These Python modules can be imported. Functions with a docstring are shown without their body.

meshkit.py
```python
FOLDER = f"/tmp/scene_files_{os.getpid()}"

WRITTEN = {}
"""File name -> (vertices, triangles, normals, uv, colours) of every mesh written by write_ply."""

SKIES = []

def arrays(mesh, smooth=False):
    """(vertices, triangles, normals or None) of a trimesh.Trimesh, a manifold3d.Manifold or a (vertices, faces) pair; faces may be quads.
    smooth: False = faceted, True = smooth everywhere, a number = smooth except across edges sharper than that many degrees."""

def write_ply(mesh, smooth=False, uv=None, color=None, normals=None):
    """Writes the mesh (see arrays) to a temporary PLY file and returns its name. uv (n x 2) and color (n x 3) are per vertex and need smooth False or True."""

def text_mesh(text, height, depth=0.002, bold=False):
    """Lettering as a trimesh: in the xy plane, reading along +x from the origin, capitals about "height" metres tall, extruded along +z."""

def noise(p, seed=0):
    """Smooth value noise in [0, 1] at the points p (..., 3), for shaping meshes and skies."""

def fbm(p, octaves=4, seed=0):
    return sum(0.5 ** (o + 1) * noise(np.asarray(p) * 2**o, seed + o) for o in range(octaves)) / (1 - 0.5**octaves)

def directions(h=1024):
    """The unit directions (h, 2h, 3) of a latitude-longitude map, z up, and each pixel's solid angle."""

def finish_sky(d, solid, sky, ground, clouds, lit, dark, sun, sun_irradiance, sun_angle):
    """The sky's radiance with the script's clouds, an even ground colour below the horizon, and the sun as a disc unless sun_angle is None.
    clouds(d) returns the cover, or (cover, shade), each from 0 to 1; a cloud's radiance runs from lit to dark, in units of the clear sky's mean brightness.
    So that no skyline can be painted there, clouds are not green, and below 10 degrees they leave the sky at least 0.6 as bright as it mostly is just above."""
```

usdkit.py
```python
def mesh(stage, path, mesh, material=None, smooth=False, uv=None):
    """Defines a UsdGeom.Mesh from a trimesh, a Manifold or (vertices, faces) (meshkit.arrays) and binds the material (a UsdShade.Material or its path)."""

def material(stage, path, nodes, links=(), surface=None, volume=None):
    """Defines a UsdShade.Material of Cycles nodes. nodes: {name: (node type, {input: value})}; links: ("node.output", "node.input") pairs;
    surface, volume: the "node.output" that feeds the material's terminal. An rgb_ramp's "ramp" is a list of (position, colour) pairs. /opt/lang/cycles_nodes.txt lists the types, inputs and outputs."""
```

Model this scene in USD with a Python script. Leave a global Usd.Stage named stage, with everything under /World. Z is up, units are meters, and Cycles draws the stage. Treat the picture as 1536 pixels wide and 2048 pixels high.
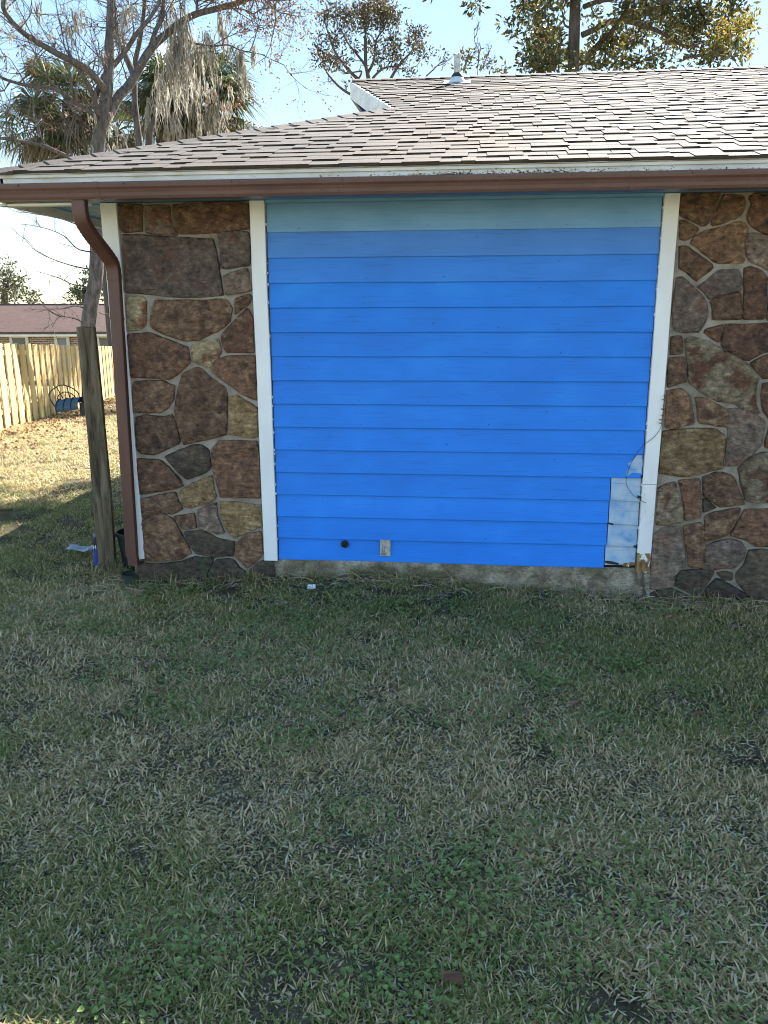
import math, random
import numpy as np, trimesh, usdkit, meshkit
from pxr import Usd, UsdGeom, UsdLux, UsdShade, Gf, Sdf, Vt
from shapely.geometry import Polygon, Point
from scipy.spatial import Delaunay

stage = Usd.Stage.CreateInMemory()
UsdGeom.SetStageUpAxis(stage, 'Z'); UsdGeom.SetStageMetersPerUnit(stage, 1.0)
UsdGeom.Xform.Define(stage, '/World'); UsdGeom.Scope.Define(stage, '/World/Looks')

# ------------------------------------------------------------------ camera, sky, sun, exposure
EYE = np.array([1.24746, -5.17225, 1.82851]); YAW, PITCH, ROLL, FPX = 0.0993979, -0.2447005, -0.0037211, 1601.25
FW = np.array([-math.sin(YAW)*math.cos(PITCH), math.cos(YAW)*math.cos(PITCH), math.sin(PITCH)])
_r = np.array([math.cos(YAW), math.sin(YAW), 0]); _u = np.cross(_r, FW)
RT = math.cos(ROLL)*_r + math.sin(ROLL)*_u; UP = -math.sin(ROLL)*_r + math.cos(ROLL)*_u
EXPOSURE = 2.70
SKY_STRENGTH = 0.092
SUN_I = 0.86
SUN = np.array([1.2, 3.1, 2.62]); SUN = SUN/np.linalg.norm(SUN)

cam = UsdGeom.Camera.Define(stage, '/World/camera')
cam.AddTransformOp().Set(Gf.Matrix4d(*RT, 0, *UP, 0, *(-FW), 0, *EYE, 1))
cam.CreateHorizontalApertureAttr(24.0); cam.CreateVerticalApertureAttr(32.0)
cam.CreateFocalLengthAttr(24.0*FPX/1536); cam.CreateClippingRangeAttr((0.05, 2000.0))
cam.CreateExposureAttr(EXPOSURE)

dome = UsdLux.DomeLight.Define(stage, '/World/sky')
sky_mat = usdkit.material(stage, '/World/Looks/sky_air', {
    's': ('sky_texture', {'sky_type': 'single_scattering', 'sun_disc': False, 'sun_elevation': math.asin(SUN[2]),
                          'sun_rotation': math.atan2(SUN[0], SUN[1]), 'air_density': 1.0, 'aerosol_density': 0.08, 'ozone_density': 1.5}),
    'g': ('gamma', {'gamma': 0.46}), 'h': ('hsv', {'saturation': 1.6}), 'b': ('background_shader', {'strength': SKY_STRENGTH})}, [('s.color', 'g.color'), ('g.color', 'h.color'), ('h.color', 'b.color')], surface='b.background')
UsdShade.MaterialBindingAPI.Apply(dome.GetPrim()).Bind(sky_mat)
dome.GetPrim().SetCustomDataByKey('kind', 'structure')

sun = UsdLux.DistantLight.Define(stage, '/World/sun')
_z = SUN; _x = np.cross([0, 0, 1], _z); _x /= np.linalg.norm(_x); _y = np.cross(_z, _x)
sun.AddTransformOp().Set(Gf.Matrix4d(*_x, 0, *_y, 0, *_z, 0, 0, 0, 50, 1))
sun.CreateIntensityAttr(SUN_I); sun.CreateAngleAttr(0.53); sun.CreateNormalizeAttr(True); sun.CreateColorAttr(Gf.Vec3f(1.0, 0.95, 0.87))

# ------------------------------------------------------------------ helpers
def ray(px, py):
    return FW + RT*(px-768)/FPX - UP*(py-1024)/FPX
def at(px, py, Y):                       # a point seen in the photograph, on the vertical plane y = Y
    d = ray(px, py); return EYE + d*(Y-EYE[1])/d[1]
def lerp(a, b, t): return a + (b-a)*t
def rng_of(seed): return np.random.default_rng(seed)

from scipy.sparse import coo_matrix
from scipy.sparse.csgraph import connected_components
PIECEWISE = set(); PER_OBJECT = set(); _tone = 0; _t2 = [0]
_used = {}
def numbered(parent, name):
    k = (parent, name); n = _used.get(k, 0); _used[k] = n+1
    return name if n == 0 else f'{name}_{n:03d}'
def pathof(p):
    return '/World' if p is None else str(p.GetPath())
def tag(p, label=None, cat=None, group=None, kind=None):
    for k, v in (('label', label), ('category', cat), ('group', group), ('kind', kind)):
        if v: p.SetCustomDataByKey(k, v)
    return p
def thing(name, label, cat, group=None, loc=None):
    path = '/World/' + numbered('/World', name)
    x = UsdGeom.Xform.Define(stage, path)
    return tag(x.GetPrim(), label, cat, group)
def holder(name, parent, label=None):
    base = pathof(parent)
    x = UsdGeom.Xform.Define(stage, base + '/' + numbered(base, name))
    return tag(x.GetPrim(), label)
def obj(name, mesh, mat, parent=None, smooth=False, **kw):
    base = pathof(parent)
    m = usdkit.mesh(stage, base + '/' + numbered(base, name), mesh, mat, smooth=smooth)
    if str(mat.GetPath()) in PER_OBJECT:                # one random number for the whole piece
        _t2[0] += 1; nv = len(m.GetPointsAttr().Get())
        UsdGeom.PrimvarsAPI(m).CreatePrimvar('tone', Sdf.ValueTypeNames.FloatArray, 'vertex').Set(Vt.FloatArray.FromNumpy(np.full(nv, np.random.default_rng(5000+_t2[0]).random(), np.float32)))
    if str(mat.GetPath()) in PIECEWISE:                # a random number per loose piece, for the tone of leaves, blades, strands
        f = np.array(m.GetFaceVertexIndicesAttr().Get()).reshape(-1, 3); nv = len(m.GetPointsAttr().Get())
        g = coo_matrix((np.ones(2*len(f)), (np.r_[f[:, 0], f[:, 0]], np.r_[f[:, 1], f[:, 2]])), shape=(nv, nv)); c, lab = connected_components(g, directed=False)
        global _tone; _tone += 1
        UsdGeom.PrimvarsAPI(m).CreatePrimvar('tone', Sdf.ValueTypeNames.FloatArray, 'vertex').Set(Vt.FloatArray.FromNumpy(np.random.default_rng(_tone).random(c)[lab].astype(np.float32)))
    return tag(m.GetPrim(), **kw)

class MB:
    def __init__(s): s.v, s.f, s.n = [], [], 0
    def add(s, v, f):
        v = np.asarray(v, float); f = np.asarray(f, int)
        if f.shape[1] == 4: f = np.vstack([f[:, [0, 1, 2]], f[:, [0, 2, 3]]])
        s.v.append(v); s.f.append(f+s.n); s.n += len(v)
        return s
    def addm(s, m): return s.add(m.vertices, m.faces)
    def get(s): return (np.vstack(s.v), np.vstack(s.f))

BOXF = np.array([[0,3,2,1],[4,5,6,7],[0,1,5,4],[1,2,6,5],[2,3,7,6],[3,0,4,7]])
def box(lo, hi):
    (a, b, c), (d, e, f) = lo, hi
    return np.array([[a,b,c],[d,b,c],[d,e,c],[a,e,c],[a,b,f],[d,b,f],[d,e,f],[a,e,f]], float), BOXF
def beam(p, q, w, h, up=(0,0,1)):
    p, q = np.array(p, float), np.array(q, float); d = q-p; d = d/np.linalg.norm(d)
    s = np.cross(d, up); s /= np.linalg.norm(s); u = np.cross(s, d)
    v = [e + s*a*w/2 + u*b*h/2 for e in (p, q) for a, b in ((-1,-1),(1,-1),(1,1),(-1,1))]
    return np.array(v), np.array([[0,1,2,3],[7,6,5,4],[0,4,5,1],[1,5,6,2],[2,6,7,3],[3,7,4,0]])
def tube(points, radii, sides=6, cap=True):
    p = np.asarray(points, float); n = len(p)
    t = np.gradient(p, axis=0); t /= np.linalg.norm(t, axis=1, keepdims=True)+1e-12
    ref = np.array([0, 0, 1.0]) if abs(t[:, 2].mean()) < 0.8 else np.array([1.0, 0.1, 0])
    a = np.cross(t, ref); a /= np.linalg.norm(a, axis=1, keepdims=True)+1e-12
    b = np.cross(t, a); ang = np.arange(sides)*2*np.pi/sides
    r = np.broadcast_to(radii, (n,))
    v = p[:, None] + r[:, None, None]*(np.cos(ang)[None, :, None]*a[:, None] + np.sin(ang)[None, :, None]*b[:, None])
    i, j = np.meshgrid(np.arange(n-1), np.arange(sides), indexing='ij')
    q = np.stack([i*sides+j, i*sides+(j+1) % sides, (i+1)*sides+(j+1) % sides, (i+1)*sides+j], -1).reshape(-1, 4)
    v = v.reshape(-1, 3); f = np.vstack([q[:, [0, 2, 1]], q[:, [0, 3, 2]]])
    if cap:
        v = np.vstack([v, p[0], p[-1]]); k = n*sides
        js = np.arange(sides); jn = (js+1) % sides
        f = np.vstack([f, np.stack([np.full(sides, k), js, jn], 1), np.stack([np.full(sides, k+1), (n-1)*sides+jn, (n-1)*sides+js], 1)])
    return v, f
def spline(pts, n):
    p = np.asarray(pts, float)
    if len(p) < 3: return np.array([lerp(p[0], p[-1], t) for t in np.linspace(0, 1, n)])
    from scipy.interpolate import CubicSpline, PchipInterpolator
    d = np.r_[0, np.cumsum(np.linalg.norm(np.diff(p, axis=0), axis=1))]
    return PchipInterpolator(d, p)(np.linspace(0, d[-1], n))
def extrude_x(profile, xs, jitter=None):
    """closed (y, z) profile swept along x."""
    P = np.asarray(profile, float); k = len(P); n = len(xs)
    v = np.zeros((n, k, 3)); v[:, :, 0] = np.asarray(xs)[:, None]; v[:, :, 1:] = P[None]
    if jitter is not None: v[:, :, 1:] += jitter
    v = v.reshape(-1, 3)
    i, j = np.meshgrid(np.arange(n-1), np.arange(k), indexing='ij')
    q = np.stack([i*k+j, i*k+(j+1) % k, (i+1)*k+(j+1) % k, (i+1)*k+j], -1).reshape(-1, 4)
    t = trimesh.creation.triangulate_polygon(Polygon(P), engine='earcut')
    tv, tf = t
    from scipy.spatial import cKDTree
    idx = cKDTree(P).query(tv)[1]; tf = idx[tf]
    a = np.cross(P[tf[:, 1]]-P[tf[:, 0]], P[tf[:, 2]]-P[tf[:, 0]]); tf[a < 0] = tf[a < 0][:, ::-1]
    area = 0.5*np.sum(P[:, 0]*np.roll(P[:, 1], -1)-np.roll(P[:, 0], -1)*P[:, 1])
    f = np.vstack([q[:, [0, 2, 1]], q[:, [0, 3, 2]]]) if area > 0 else np.vstack([q[:, [0, 1, 2]], q[:, [0, 2, 3]]])
    return v, np.vstack([f, tf[:, ::-1], tf+(n-1)*k])
def boardbox(lo, hi, bev=0.003):
    m = trimesh.creation.box(bounds=[lo, hi]); 
    c = (np.array(lo)+np.array(hi))/2; h = (np.array(hi)-np.array(lo))/2
    pts = []
    for s in np.ndindex(2, 2, 2):
        s = np.array(s)*2-1
        for k in range(3):
            e = h.copy(); e -= bev; e[k] = h[k]; pts.append(c+s*e)
    hull = trimesh.convex.convex_hull(np.array(pts)); return hull
def fbm(p, o=4, seed=0): return meshkit.fbm(np.asarray(p, float), o, seed)

# ------------------------------------------------------------------ materials
def M(name, ramp, s=6.0, scale=(1, 1, 1), detail=6, rough=0.75, bump=0.0, bs=60.0, bscale=None, bd=0.01, spec=0.3,
      speck=None, stain=None, island=None, rnd=None, trans=None, metallic=0.0, coord='position', distortion=0.0, nrough=0.55, overlay=None):
    """ramp: [(position, colour)] over noise; speck: (scale, stretch, [(pos, grey)]) multiplies; island: ramp multiplied per loose piece;
    overlay: (scale, stretch, lo, hi, colour) a patchy second colour; rnd: ramp multiplied per object."""
    n = {'g': ('geometry', {}), 'tc': ('texture_coordinate', {}), 'm': ('mapping', {'scale': scale}),
         'n': ('noise_texture', {'scale': s, 'detail': detail, 'roughness': nrough, 'distortion': distortion}), 'r': ('rgb_ramp', {'ramp': ramp}),
         'p': ('principled_bsdf', {'roughness': rough, 'specular_ior_level': spec, 'metallic': metallic})}
    src = 'g.position' if coord == 'position' else 'tc.object'
    l = [(src, 'm.vector'), ('m.vector', 'n.vector'), ('n.fac', 'r.fac')]
    out = 'r.color'
    if overlay:
        os_, ost, lo, hi, col = overlay
        n['om'] = ('mapping', {'scale': ost}); n['on'] = ('noise_texture', {'scale': os_, 'detail': 6, 'roughness': 0.6})
        n['oq'] = ('map_range', {'from_min': lo, 'from_max': hi, 'clamp': True}); n['ox'] = ('mix', {'mix_type': 'mix', 'color2': col})
        l += [(src, 'om.vector'), ('om.vector', 'on.vector'), ('on.fac', 'oq.value'), ('oq.result', 'ox.fac'), (out, 'ox.color1')]; out = 'ox.color'
    if stain:
        n['vd'] = ('vector_math', {'math_type': 'distance', 'vector2': stain[0]}); n['va'] = ('math', {'math_type': 'multiply_add', 'value2': stain[1]*1.6, 'value3': -stain[1]*.8}); n['vb'] = ('math', {'math_type': 'add'})
        n['vm'] = ('map_range', {'from_min': stain[1]*.35, 'from_max': stain[1], 'to_min': stain[3], 'to_max': 0.0, 'clamp': True}); n['vx'] = ('mix', {'mix_type': 'mix', 'color2': stain[2]})
        l += [(src, 'vd.vector1'), ('n.fac', 'va.value1'), ('vd.value', 'vb.value1'), ('va.value', 'vb.value2'), ('vb.value', 'vm.value'), ('vm.result', 'vx.fac'), (out, 'vx.color1')]; out = 'vx.color'
    def mul(key, facsrc, rp):
        nonlocal out
        n[key+'r'] = ('rgb_ramp', {'ramp': rp}); n[key+'x'] = ('mix', {'mix_type': 'multiply', 'fac': 1.0})
        l.extend([(facsrc, key+'r.fac'), (out, key+'x.color1'), (key+'r.color', key+'x.color2')]); out = key+'x.color'
    if speck:
        ss, sst, rp = speck
        n['sm'] = ('mapping', {'scale': sst}); n['sn'] = ('noise_texture', {'scale': ss, 'detail': 4, 'roughness': 0.65})
        l += [(src, 'sm.vector'), ('sm.vector', 'sn.vector')]
        mul('sp', 'sn.fac', [(a, (c, c, c)) if np.ndim(c) == 0 else (a, c) for a, c in rp])
    if island:
        n['at'] = ('attribute', {'attribute': 'tone'}); mul('is', 'at.fac', island); PIECEWISE.add('/World/Looks/'+name)
    if rnd:
        n['at2'] = ('attribute', {'attribute': 'tone'}); mul('rn', 'at2.fac', rnd); PER_OBJECT.add('/World/Looks/'+name)
    l.append((out, 'p.base_color'))
    if bump:
        n['bm'] = ('mapping', {'scale': bscale or scale}); n['bn'] = ('noise_texture', {'scale': bs, 'detail': 5, 'roughness': 0.6})
        n['b'] = ('bump', {'strength': bump, 'distance': bd})
        l += [(src, 'bm.vector'), ('bm.vector', 'bn.vector'), ('bn.fac', 'b.height'), ('b.normal', 'p.normal')]
    surf = 'p.BSDF'
    if trans:
        n['t'] = ('translucent_bsdf', {}); n['mx'] = ('mix_closure', {'fac': trans})
        l += [(out, 't.color'), ('p.BSDF', 'mx.closure1'), ('t.BSDF', 'mx.closure2')]; surf = 'mx.closure'
    return usdkit.material(stage, '/World/Looks/'+name, n, l, surface=surf)

G2 = lambda *a: [(p, (c, c, c)) for p, c in a]
m_blue = M('blue_paint', [(0.3, (0.004, 0.156, 0.624)), (0.55, (0.005, 0.183, 0.708)), (0.75, (0.012, 0.220, 0.756))], s=2.2, scale=(1, 1, 2), rough=0.55, spec=0.4,
           bump=0.35, bs=30, bscale=(0.5, 4, 9), bd=0.004, speck=(7, (0.5, 4, 14), [(0.25, 0.72), (0.45, 1.0), (0.7, 1.0), (0.8, 1.12)]), rnd=G2((0, 0.93), (1, 1.05)))
m_blue_greyer = M('faded_blue_paint', [(0.3, (0.120, 0.270, 0.450)), (0.55, (0.150, 0.317, 0.525)), (0.75, (0.195, 0.351, 0.550))], s=2.2, scale=(1, 1, 2), rough=0.7, spec=0.3, bump=0.3, bs=30, bscale=(0.5, 4, 9), bd=0.004,
           speck=(7, (0.5, 4, 14), [(0.25, 0.8), (0.45, 1.0)]))  # greyer, paler blue for the topmost board
m_blue_eavelit = M('worn_blue_paint', [(0.3, (0.05, 0.18, 0.53)), (0.55, (0.06, 0.21, 0.60)), (0.75, (0.08, 0.24, 0.62))], s=2.2, scale=(1, 1, 2), rough=0.6, spec=0.35, bump=0.3, bs=30, bscale=(0.5, 4, 9), bd=0.004,
           speck=(7, (0.5, 4, 14), [(0.25, 0.75), (0.45, 1.0)]))  # siding blue with the light and glare under the eave painted in
m_blue_half_eavelit = M('slightly_worn_blue_paint', [(0.3, (0.022, 0.165, 0.58)), (0.55, (0.026, 0.19, 0.66)), (0.75, (0.035, 0.22, 0.69))], s=2.2, scale=(1, 1, 2), rough=0.57, spec=0.38, bump=0.33, bs=30, bscale=(0.5, 4, 9), bd=0.004,
           speck=(7, (0.5, 4, 14), [(0.25, 0.73), (0.45, 1.0), (0.7, 1.0), (0.8, 1.1)]))  # weaker step of the same painted eave light
m_primer = M('primer_paint', [(0.33, (0.095, 0.248, 0.500)), (0.42, (0.232, 0.368, 0.550)), (0.55, (0.344, 0.442, 0.560)), (0.7, (0.404, 0.488, 0.580))], s=9, rough=0.7, bump=0.4, bs=30, bscale=(1, 4, 9), bd=0.004,
             speck=(9, (0.8, 4, 14), [(0.27, 0.45), (0.42, 1.0), (0.8, 1.0)]))
m_white = M('white_paint', [(0.3, (0.62, 0.63, 0.64)), (0.7, (0.74, 0.75, 0.76))], s=4, scale=(1, 1, 0.4), rough=0.6, bump=0.15, bs=60, bscale=(1, 1, 0.3), bd=0.003,
            speck=(24, (3, 3, 1), [(0.2, 0.75), (0.33, 1.0), (1, 1.0)]))
m_trim_top = M('old_white_paint', [(0.3, (0.56, 0.57, 0.58)), (0.7, (0.72, 0.73, 0.74))], s=5, scale=(1, 1, 0.4), rough=0.65, bump=0.3, bs=40, bscale=(2, 2, 0.3), bd=0.004,
               speck=(26, (3, 3, 0.6), [(0.25, (0.55, 0.47, 0.36)), (0.38, (1, 1, 1))]))
m_rot = M('rotten_wood', [(0.3, (0.09, 0.05, 0.02)), (0.55, (0.24, 0.14, 0.06)), (0.75, (0.40, 0.30, 0.19))], s=22, scale=(2, 2, 0.6), rough=0.9, bump=0.8, bs=40, bd=0.01,
          overlay=(28, (1, 1, 0.8), 0.56, 0.60, (0.66, 0.66, 0.64)))
m_fascia = M('fascia_paint', [(0.3, (0.50, 0.50, 0.48)), (0.6, (0.66, 0.66, 0.65))], s=3, scale=(1, 1, 2), rough=0.6, bump=0.15, bs=30, bd=0.003,
             overlay=(7, (0.8, 1, 4), 0.56, 0.75, (0.40, 0.34, 0.22)))
m_gutter = M('brown_gutter_metal', [(0.3, (0.060, 0.026, 0.020)), (0.7, (0.088, 0.040, 0.032))], s=5, scale=(0.6, 2, 2), rough=0.42, spec=0.5, bump=0.06, bs=12, bd=0.004,
             speck=(40, (1, 1, 1), [(0.3, 0.7), (0.45, 1.0)]))
m_spout = M('brown_downspout_metal', [(0.3, (0.066, 0.025, 0.018)), (0.7, (0.10, 0.042, 0.032))], s=6, scale=(2, 2, 0.5), rough=0.45, spec=0.5, bump=0.05, bs=20, bd=0.003,
            speck=(60, (1, 1, 0.4), [(0.28, 0.6), (0.4, 1.0)]))
m_soffit = M('blue_soffit_paint', [(0.3, (0.10, 0.24, 0.40)), (0.7, (0.14, 0.30, 0.48))], s=4, rough=0.6, bump=0.1, bs=30, bd=0.003)
m_mortar = M('mortar', [(0.3, (0.168, 0.143, 0.116)), (0.5, (0.252, 0.221, 0.184)), (0.7, (0.319, 0.291, 0.248))], s=9, rough=0.95, bump=0.6, bs=70, bd=0.006,
             speck=(120, (1, 1, 1), [(0.3, 0.75), (0.6, 1.05)]), overlay=(3.2, (1, 1, 1), 0.52, 0.7, (0.134, 0.123, 0.088)))
def stone_mat(name, c1, c2, c3, c4, ov=None):
    return M(name, [(0.25, c1), (0.42, c2), (0.56, c3), (0.72, c4)], s=8, rough=0.8, spec=0.3, bump=1.0, bs=24, bd=0.06, bscale=(1, 1, 1.7), distortion=0.9, detail=9, nrough=0.70,
             speck=(27, (1, 1, 1.5), [(0.28, 0.30), (0.42, 0.82), (0.55, 1.1), (0.66, 1.6), (0.78, 2.3)]), rnd=[(0, (0.62, 0.60, 0.62)), (0.3, (0.80, 0.76, 0.76)), (0.6, (0.98, 0.95, 0.92)), (1, (1.20, 1.14, 1.06))],
             overlay=ov)
STONE = {
    'g': stone_mat('stone_purple_grey', (0.074, 0.057, 0.050), (0.149, 0.114, 0.094), (0.207, 0.164, 0.133), (0.283, 0.237, 0.187), (4, (1, 1, 1), 0.52, 0.66, (0.182, 0.096, 0.072))),
    'b': stone_mat('stone_brown', (0.049, 0.032, 0.022), (0.141, 0.083, 0.052), (0.224, 0.140, 0.089), (0.348, 0.254, 0.165), (8, (1, 1, 1), 0.52, 0.63, (0.100, 0.055, 0.039))),
    'r': stone_mat('stone_rust', (0.052, 0.030, 0.021), (0.142, 0.079, 0.052), (0.201, 0.114, 0.072), (0.324, 0.204, 0.129), (8, (1, 1, 1), 0.52, 0.62, (0.083, 0.052, 0.039))),
    't': stone_mat('stone_tan', (0.108, 0.069, 0.035), (0.224, 0.151, 0.076), (0.315, 0.225, 0.118), (0.432, 0.349, 0.216), (6, (1, 1, 1), 0.52, 0.66, (0.166, 0.096, 0.052))),
    'd': stone_mat('stone_dark', (0.036, 0.030, 0.022), (0.077, 0.061, 0.046), (0.117, 0.090, 0.066), (0.158, 0.119, 0.079), (5, (1, 1, 1), 0.5, 0.66, (0.074, 0.083, 0.052))),
    'y': stone_mat('stone_pale', (0.141, 0.103, 0.066), (0.265, 0.213, 0.138), (0.348, 0.292, 0.195), (0.464, 0.395, 0.288), (7, (1, 1, 1), 0.47, 0.58, (0.158, 0.083, 0.050))),
}
m_concrete = M('footing_concrete', [(0.3, (0.079, 0.066, 0.046)), (0.45, (0.176, 0.148, 0.107)), (0.6, (0.282, 0.250, 0.192)), (0.75, (0.370, 0.328, 0.266))], s=8, rough=0.95, bump=1.0, bs=28, bd=0.03, distortion=0.8,
               overlay=(3, (1, 1, 2), 0.5, 0.62, (0.106, 0.102, 0.056)), speck=(55, (1, 1, 2), [(0.3, 0.4), (0.45, 0.95), (0.65, 1.3)]))
_st = at(930, 186, 3.1); _st[2] = 2.617+.354*(3.1+.45)
m_shingle = M('roof_shingle_granules', stain=(tuple(_st), .75, (0.03, 0.022, 0.02), .7), ramp= [(0.3, (0.078, 0.064, 0.057)), (0.5, (0.112, 0.096, 0.088)), (0.7, (0.148, 0.131, 0.122))], s=1.6, rough=0.9, spec=0.35, bump=0.7, bs=220, bd=0.004,
              speck=(150, (1, 1, 1), [(0.3, 0.42), (0.46, 0.95), (0.6, 1.2), (0.75, 1.5)]), island=[(0, (0.74, 0.735, 0.73)), (1, (0.80, 0.795, 0.79))],
              overlay=(0.9, (1, 1, 1), 0.50, 0.66, (0.114, 0.086, 0.064)))
m_galv = M('galvanised_flashing', [(0.3, (0.42, 0.45, 0.48)), (0.7, (0.55, 0.58, 0.60))], s=12, rough=0.45, metallic=0.5, bump=0.1, bs=30, bd=0.004)
m_pipe = M('weathered_vent_pipe', [(0.35, (0.30, 0.29, 0.27)), (0.55, (0.48, 0.47, 0.45))], s=30, rough=0.8, bump=0.2, bs=60, bd=0.003)
m_rubber = M('black_rubber', [(0.3, (0.012, 0.012, 0.013)), (0.7, (0.022, 0.022, 0.022))], s=20, rough=0.7)
m_post = M('weathered_post_wood', [(0.3, (0.045, 0.034, 0.022)), (0.5, (0.125, 0.098, 0.066)), (0.7, (0.22, 0.18, 0.125))], s=16, scale=(1.6, 1.6, 0.18), rough=0.95, bump=1.0, bs=22,
           bscale=(2.5, 2.5, 0.25), bd=0.012, speck=(26, (2, 2, 0.2), [(0.3, 0.4), (0.45, 1.0)]), distortion=0.8, overlay=(5, (1, 1, 0.8), 0.55, 0.72, (0.085, 0.085, 0.05)))
m_fence = M('pine_picket', [(0.3, (0.551, 0.392, 0.172)), (0.55, (0.700, 0.510, 0.241)), (0.75, (0.763, 0.588, 0.310))], s=3, scale=(2, 2, 0.3), rough=0.8, bump=0.2, bs=20, bscale=(2, 2, 0.2), bd=0.004, rnd=[(0, (0.800, 0.800, 0.688)), (1, (1.06, 1.06, 1.06))])
m_nroof = M('neighbour_roof_shingle', [(0.3, (0.041, 0.020, 0.017)), (0.5, (0.065, 0.032, 0.026)), (0.7, (0.086, 0.047, 0.040))], s=5, scale=(1, 1, 5), rough=0.9, speck=(40, (0.6, 1, 4), [(0.3, 0.7), (0.6, 1.1)]), bump=0.3, bs=60, bd=0.01)
m_cream = M('cream_paint', [(0.3, (0.55, 0.53, 0.46)), (0.7, (0.66, 0.64, 0.58))], s=2, rough=0.6)
m_glass = M('dark_window_glass', [(0.3, (0.05, 0.055, 0.06)), (0.7, (0.10, 0.105, 0.11))], s=2, rough=0.12, spec=0.6)
m_greypanel = M('grey_door_paint', [(0.3, (0.20, 0.21, 0.22)), (0.7, (0.25, 0.26, 0.27))], s=2, rough=0.6)
m_hanger = M('blue_enamel_steel', [(0.3, (0.017, 0.041, 0.071)), (0.7, (0.032, 0.064, 0.101))], s=18, rough=0.45, spec=0.5, bump=0.1, bs=40, bd=0.003)
m_wire = M('rusty_dark_wire', [(0.3, (0.03, 0.022, 0.018)), (0.7, (0.07, 0.045, 0.03))], s=30, rough=0.7)
m_pot = M('black_plastic', [(0.3, (0.010, 0.011, 0.010)), (0.7, (0.022, 0.024, 0.020))], s=12, rough=0.6)
m_canblue = M('blue_violet_plastic', [(0.3, (0.035, 0.045, 0.20)), (0.7, (0.05, 0.065, 0.26))], s=14, rough=0.5)
m_candark = M('dark_label_print', [(0.3, (0.02, 0.018, 0.022)), (0.7, (0.05, 0.04, 0.045))], s=14, rough=0.5)
m_paper = M('white_litter', [(0.3, (0.60, 0.62, 0.64)), (0.7, (0.75, 0.76, 0.77))], s=40, rough=0.6)
m_print = M('grey_print', [(0.3, (0.10, 0.10, 0.11)), (0.7, (0.2, 0.2, 0.2))], s=40, rough=0.6)
m_plate = M('old_aluminium', [(0.3, (0.20, 0.18, 0.15)), (0.5, (0.36, 0.34, 0.31)), (0.7, (0.46, 0.45, 0.43))], s=40, rough=0.55, metallic=0.4, bump=0.3, bs=80, bd=0.003)
m_soil = M('soil_and_thatch', [(0.3, (0.046, 0.040, 0.024)), (0.5, (0.092, 0.078, 0.048)), (0.7, (0.138, 0.117, 0.076))], s=5, rough=1.0, bump=1.0, bs=50, bd=0.02, speck=(90, (1, 1, 1), [(0.3, 0.5), (0.65, 1.4)]), spec=0.1)
m_farlawn = M('distant_dry_lawn', [(0.3, (0.184, 0.184, 0.086)), (0.5, (0.310, 0.270, 0.149)), (0.7, (0.414, 0.356, 0.218))], s=.8, rough=1.0, spec=0.1, speck=(30, (1, 1, 1), [(0.3, 0.6), (0.65, 1.2)]))
GREEN = [(0.0, (0.169, 0.207, 0.052)), (0.25, (0.226, 0.271, 0.069)), (0.45, (0.283, 0.323, 0.093)), (0.58, (0.226, 0.271, 0.086)), (0.68, (0.481, 0.375, 0.162)), (0.85, (0.735, 0.557, 0.290)), (1.0, (0.800, 0.686, 0.417))]
DRY = [(0.0, (0.198, 0.219, 0.064)), (0.22, (0.283, 0.271, 0.093)), (0.36, (0.495, 0.363, 0.174)), (0.6, (0.708, 0.517, 0.290)), (0.8, (0.800, 0.621, 0.370)), (1.0, (0.800, 0.737, 0.486))]
ONE = [(0, (1, 1, 1)), (1, (1, 1, 1))]
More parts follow.
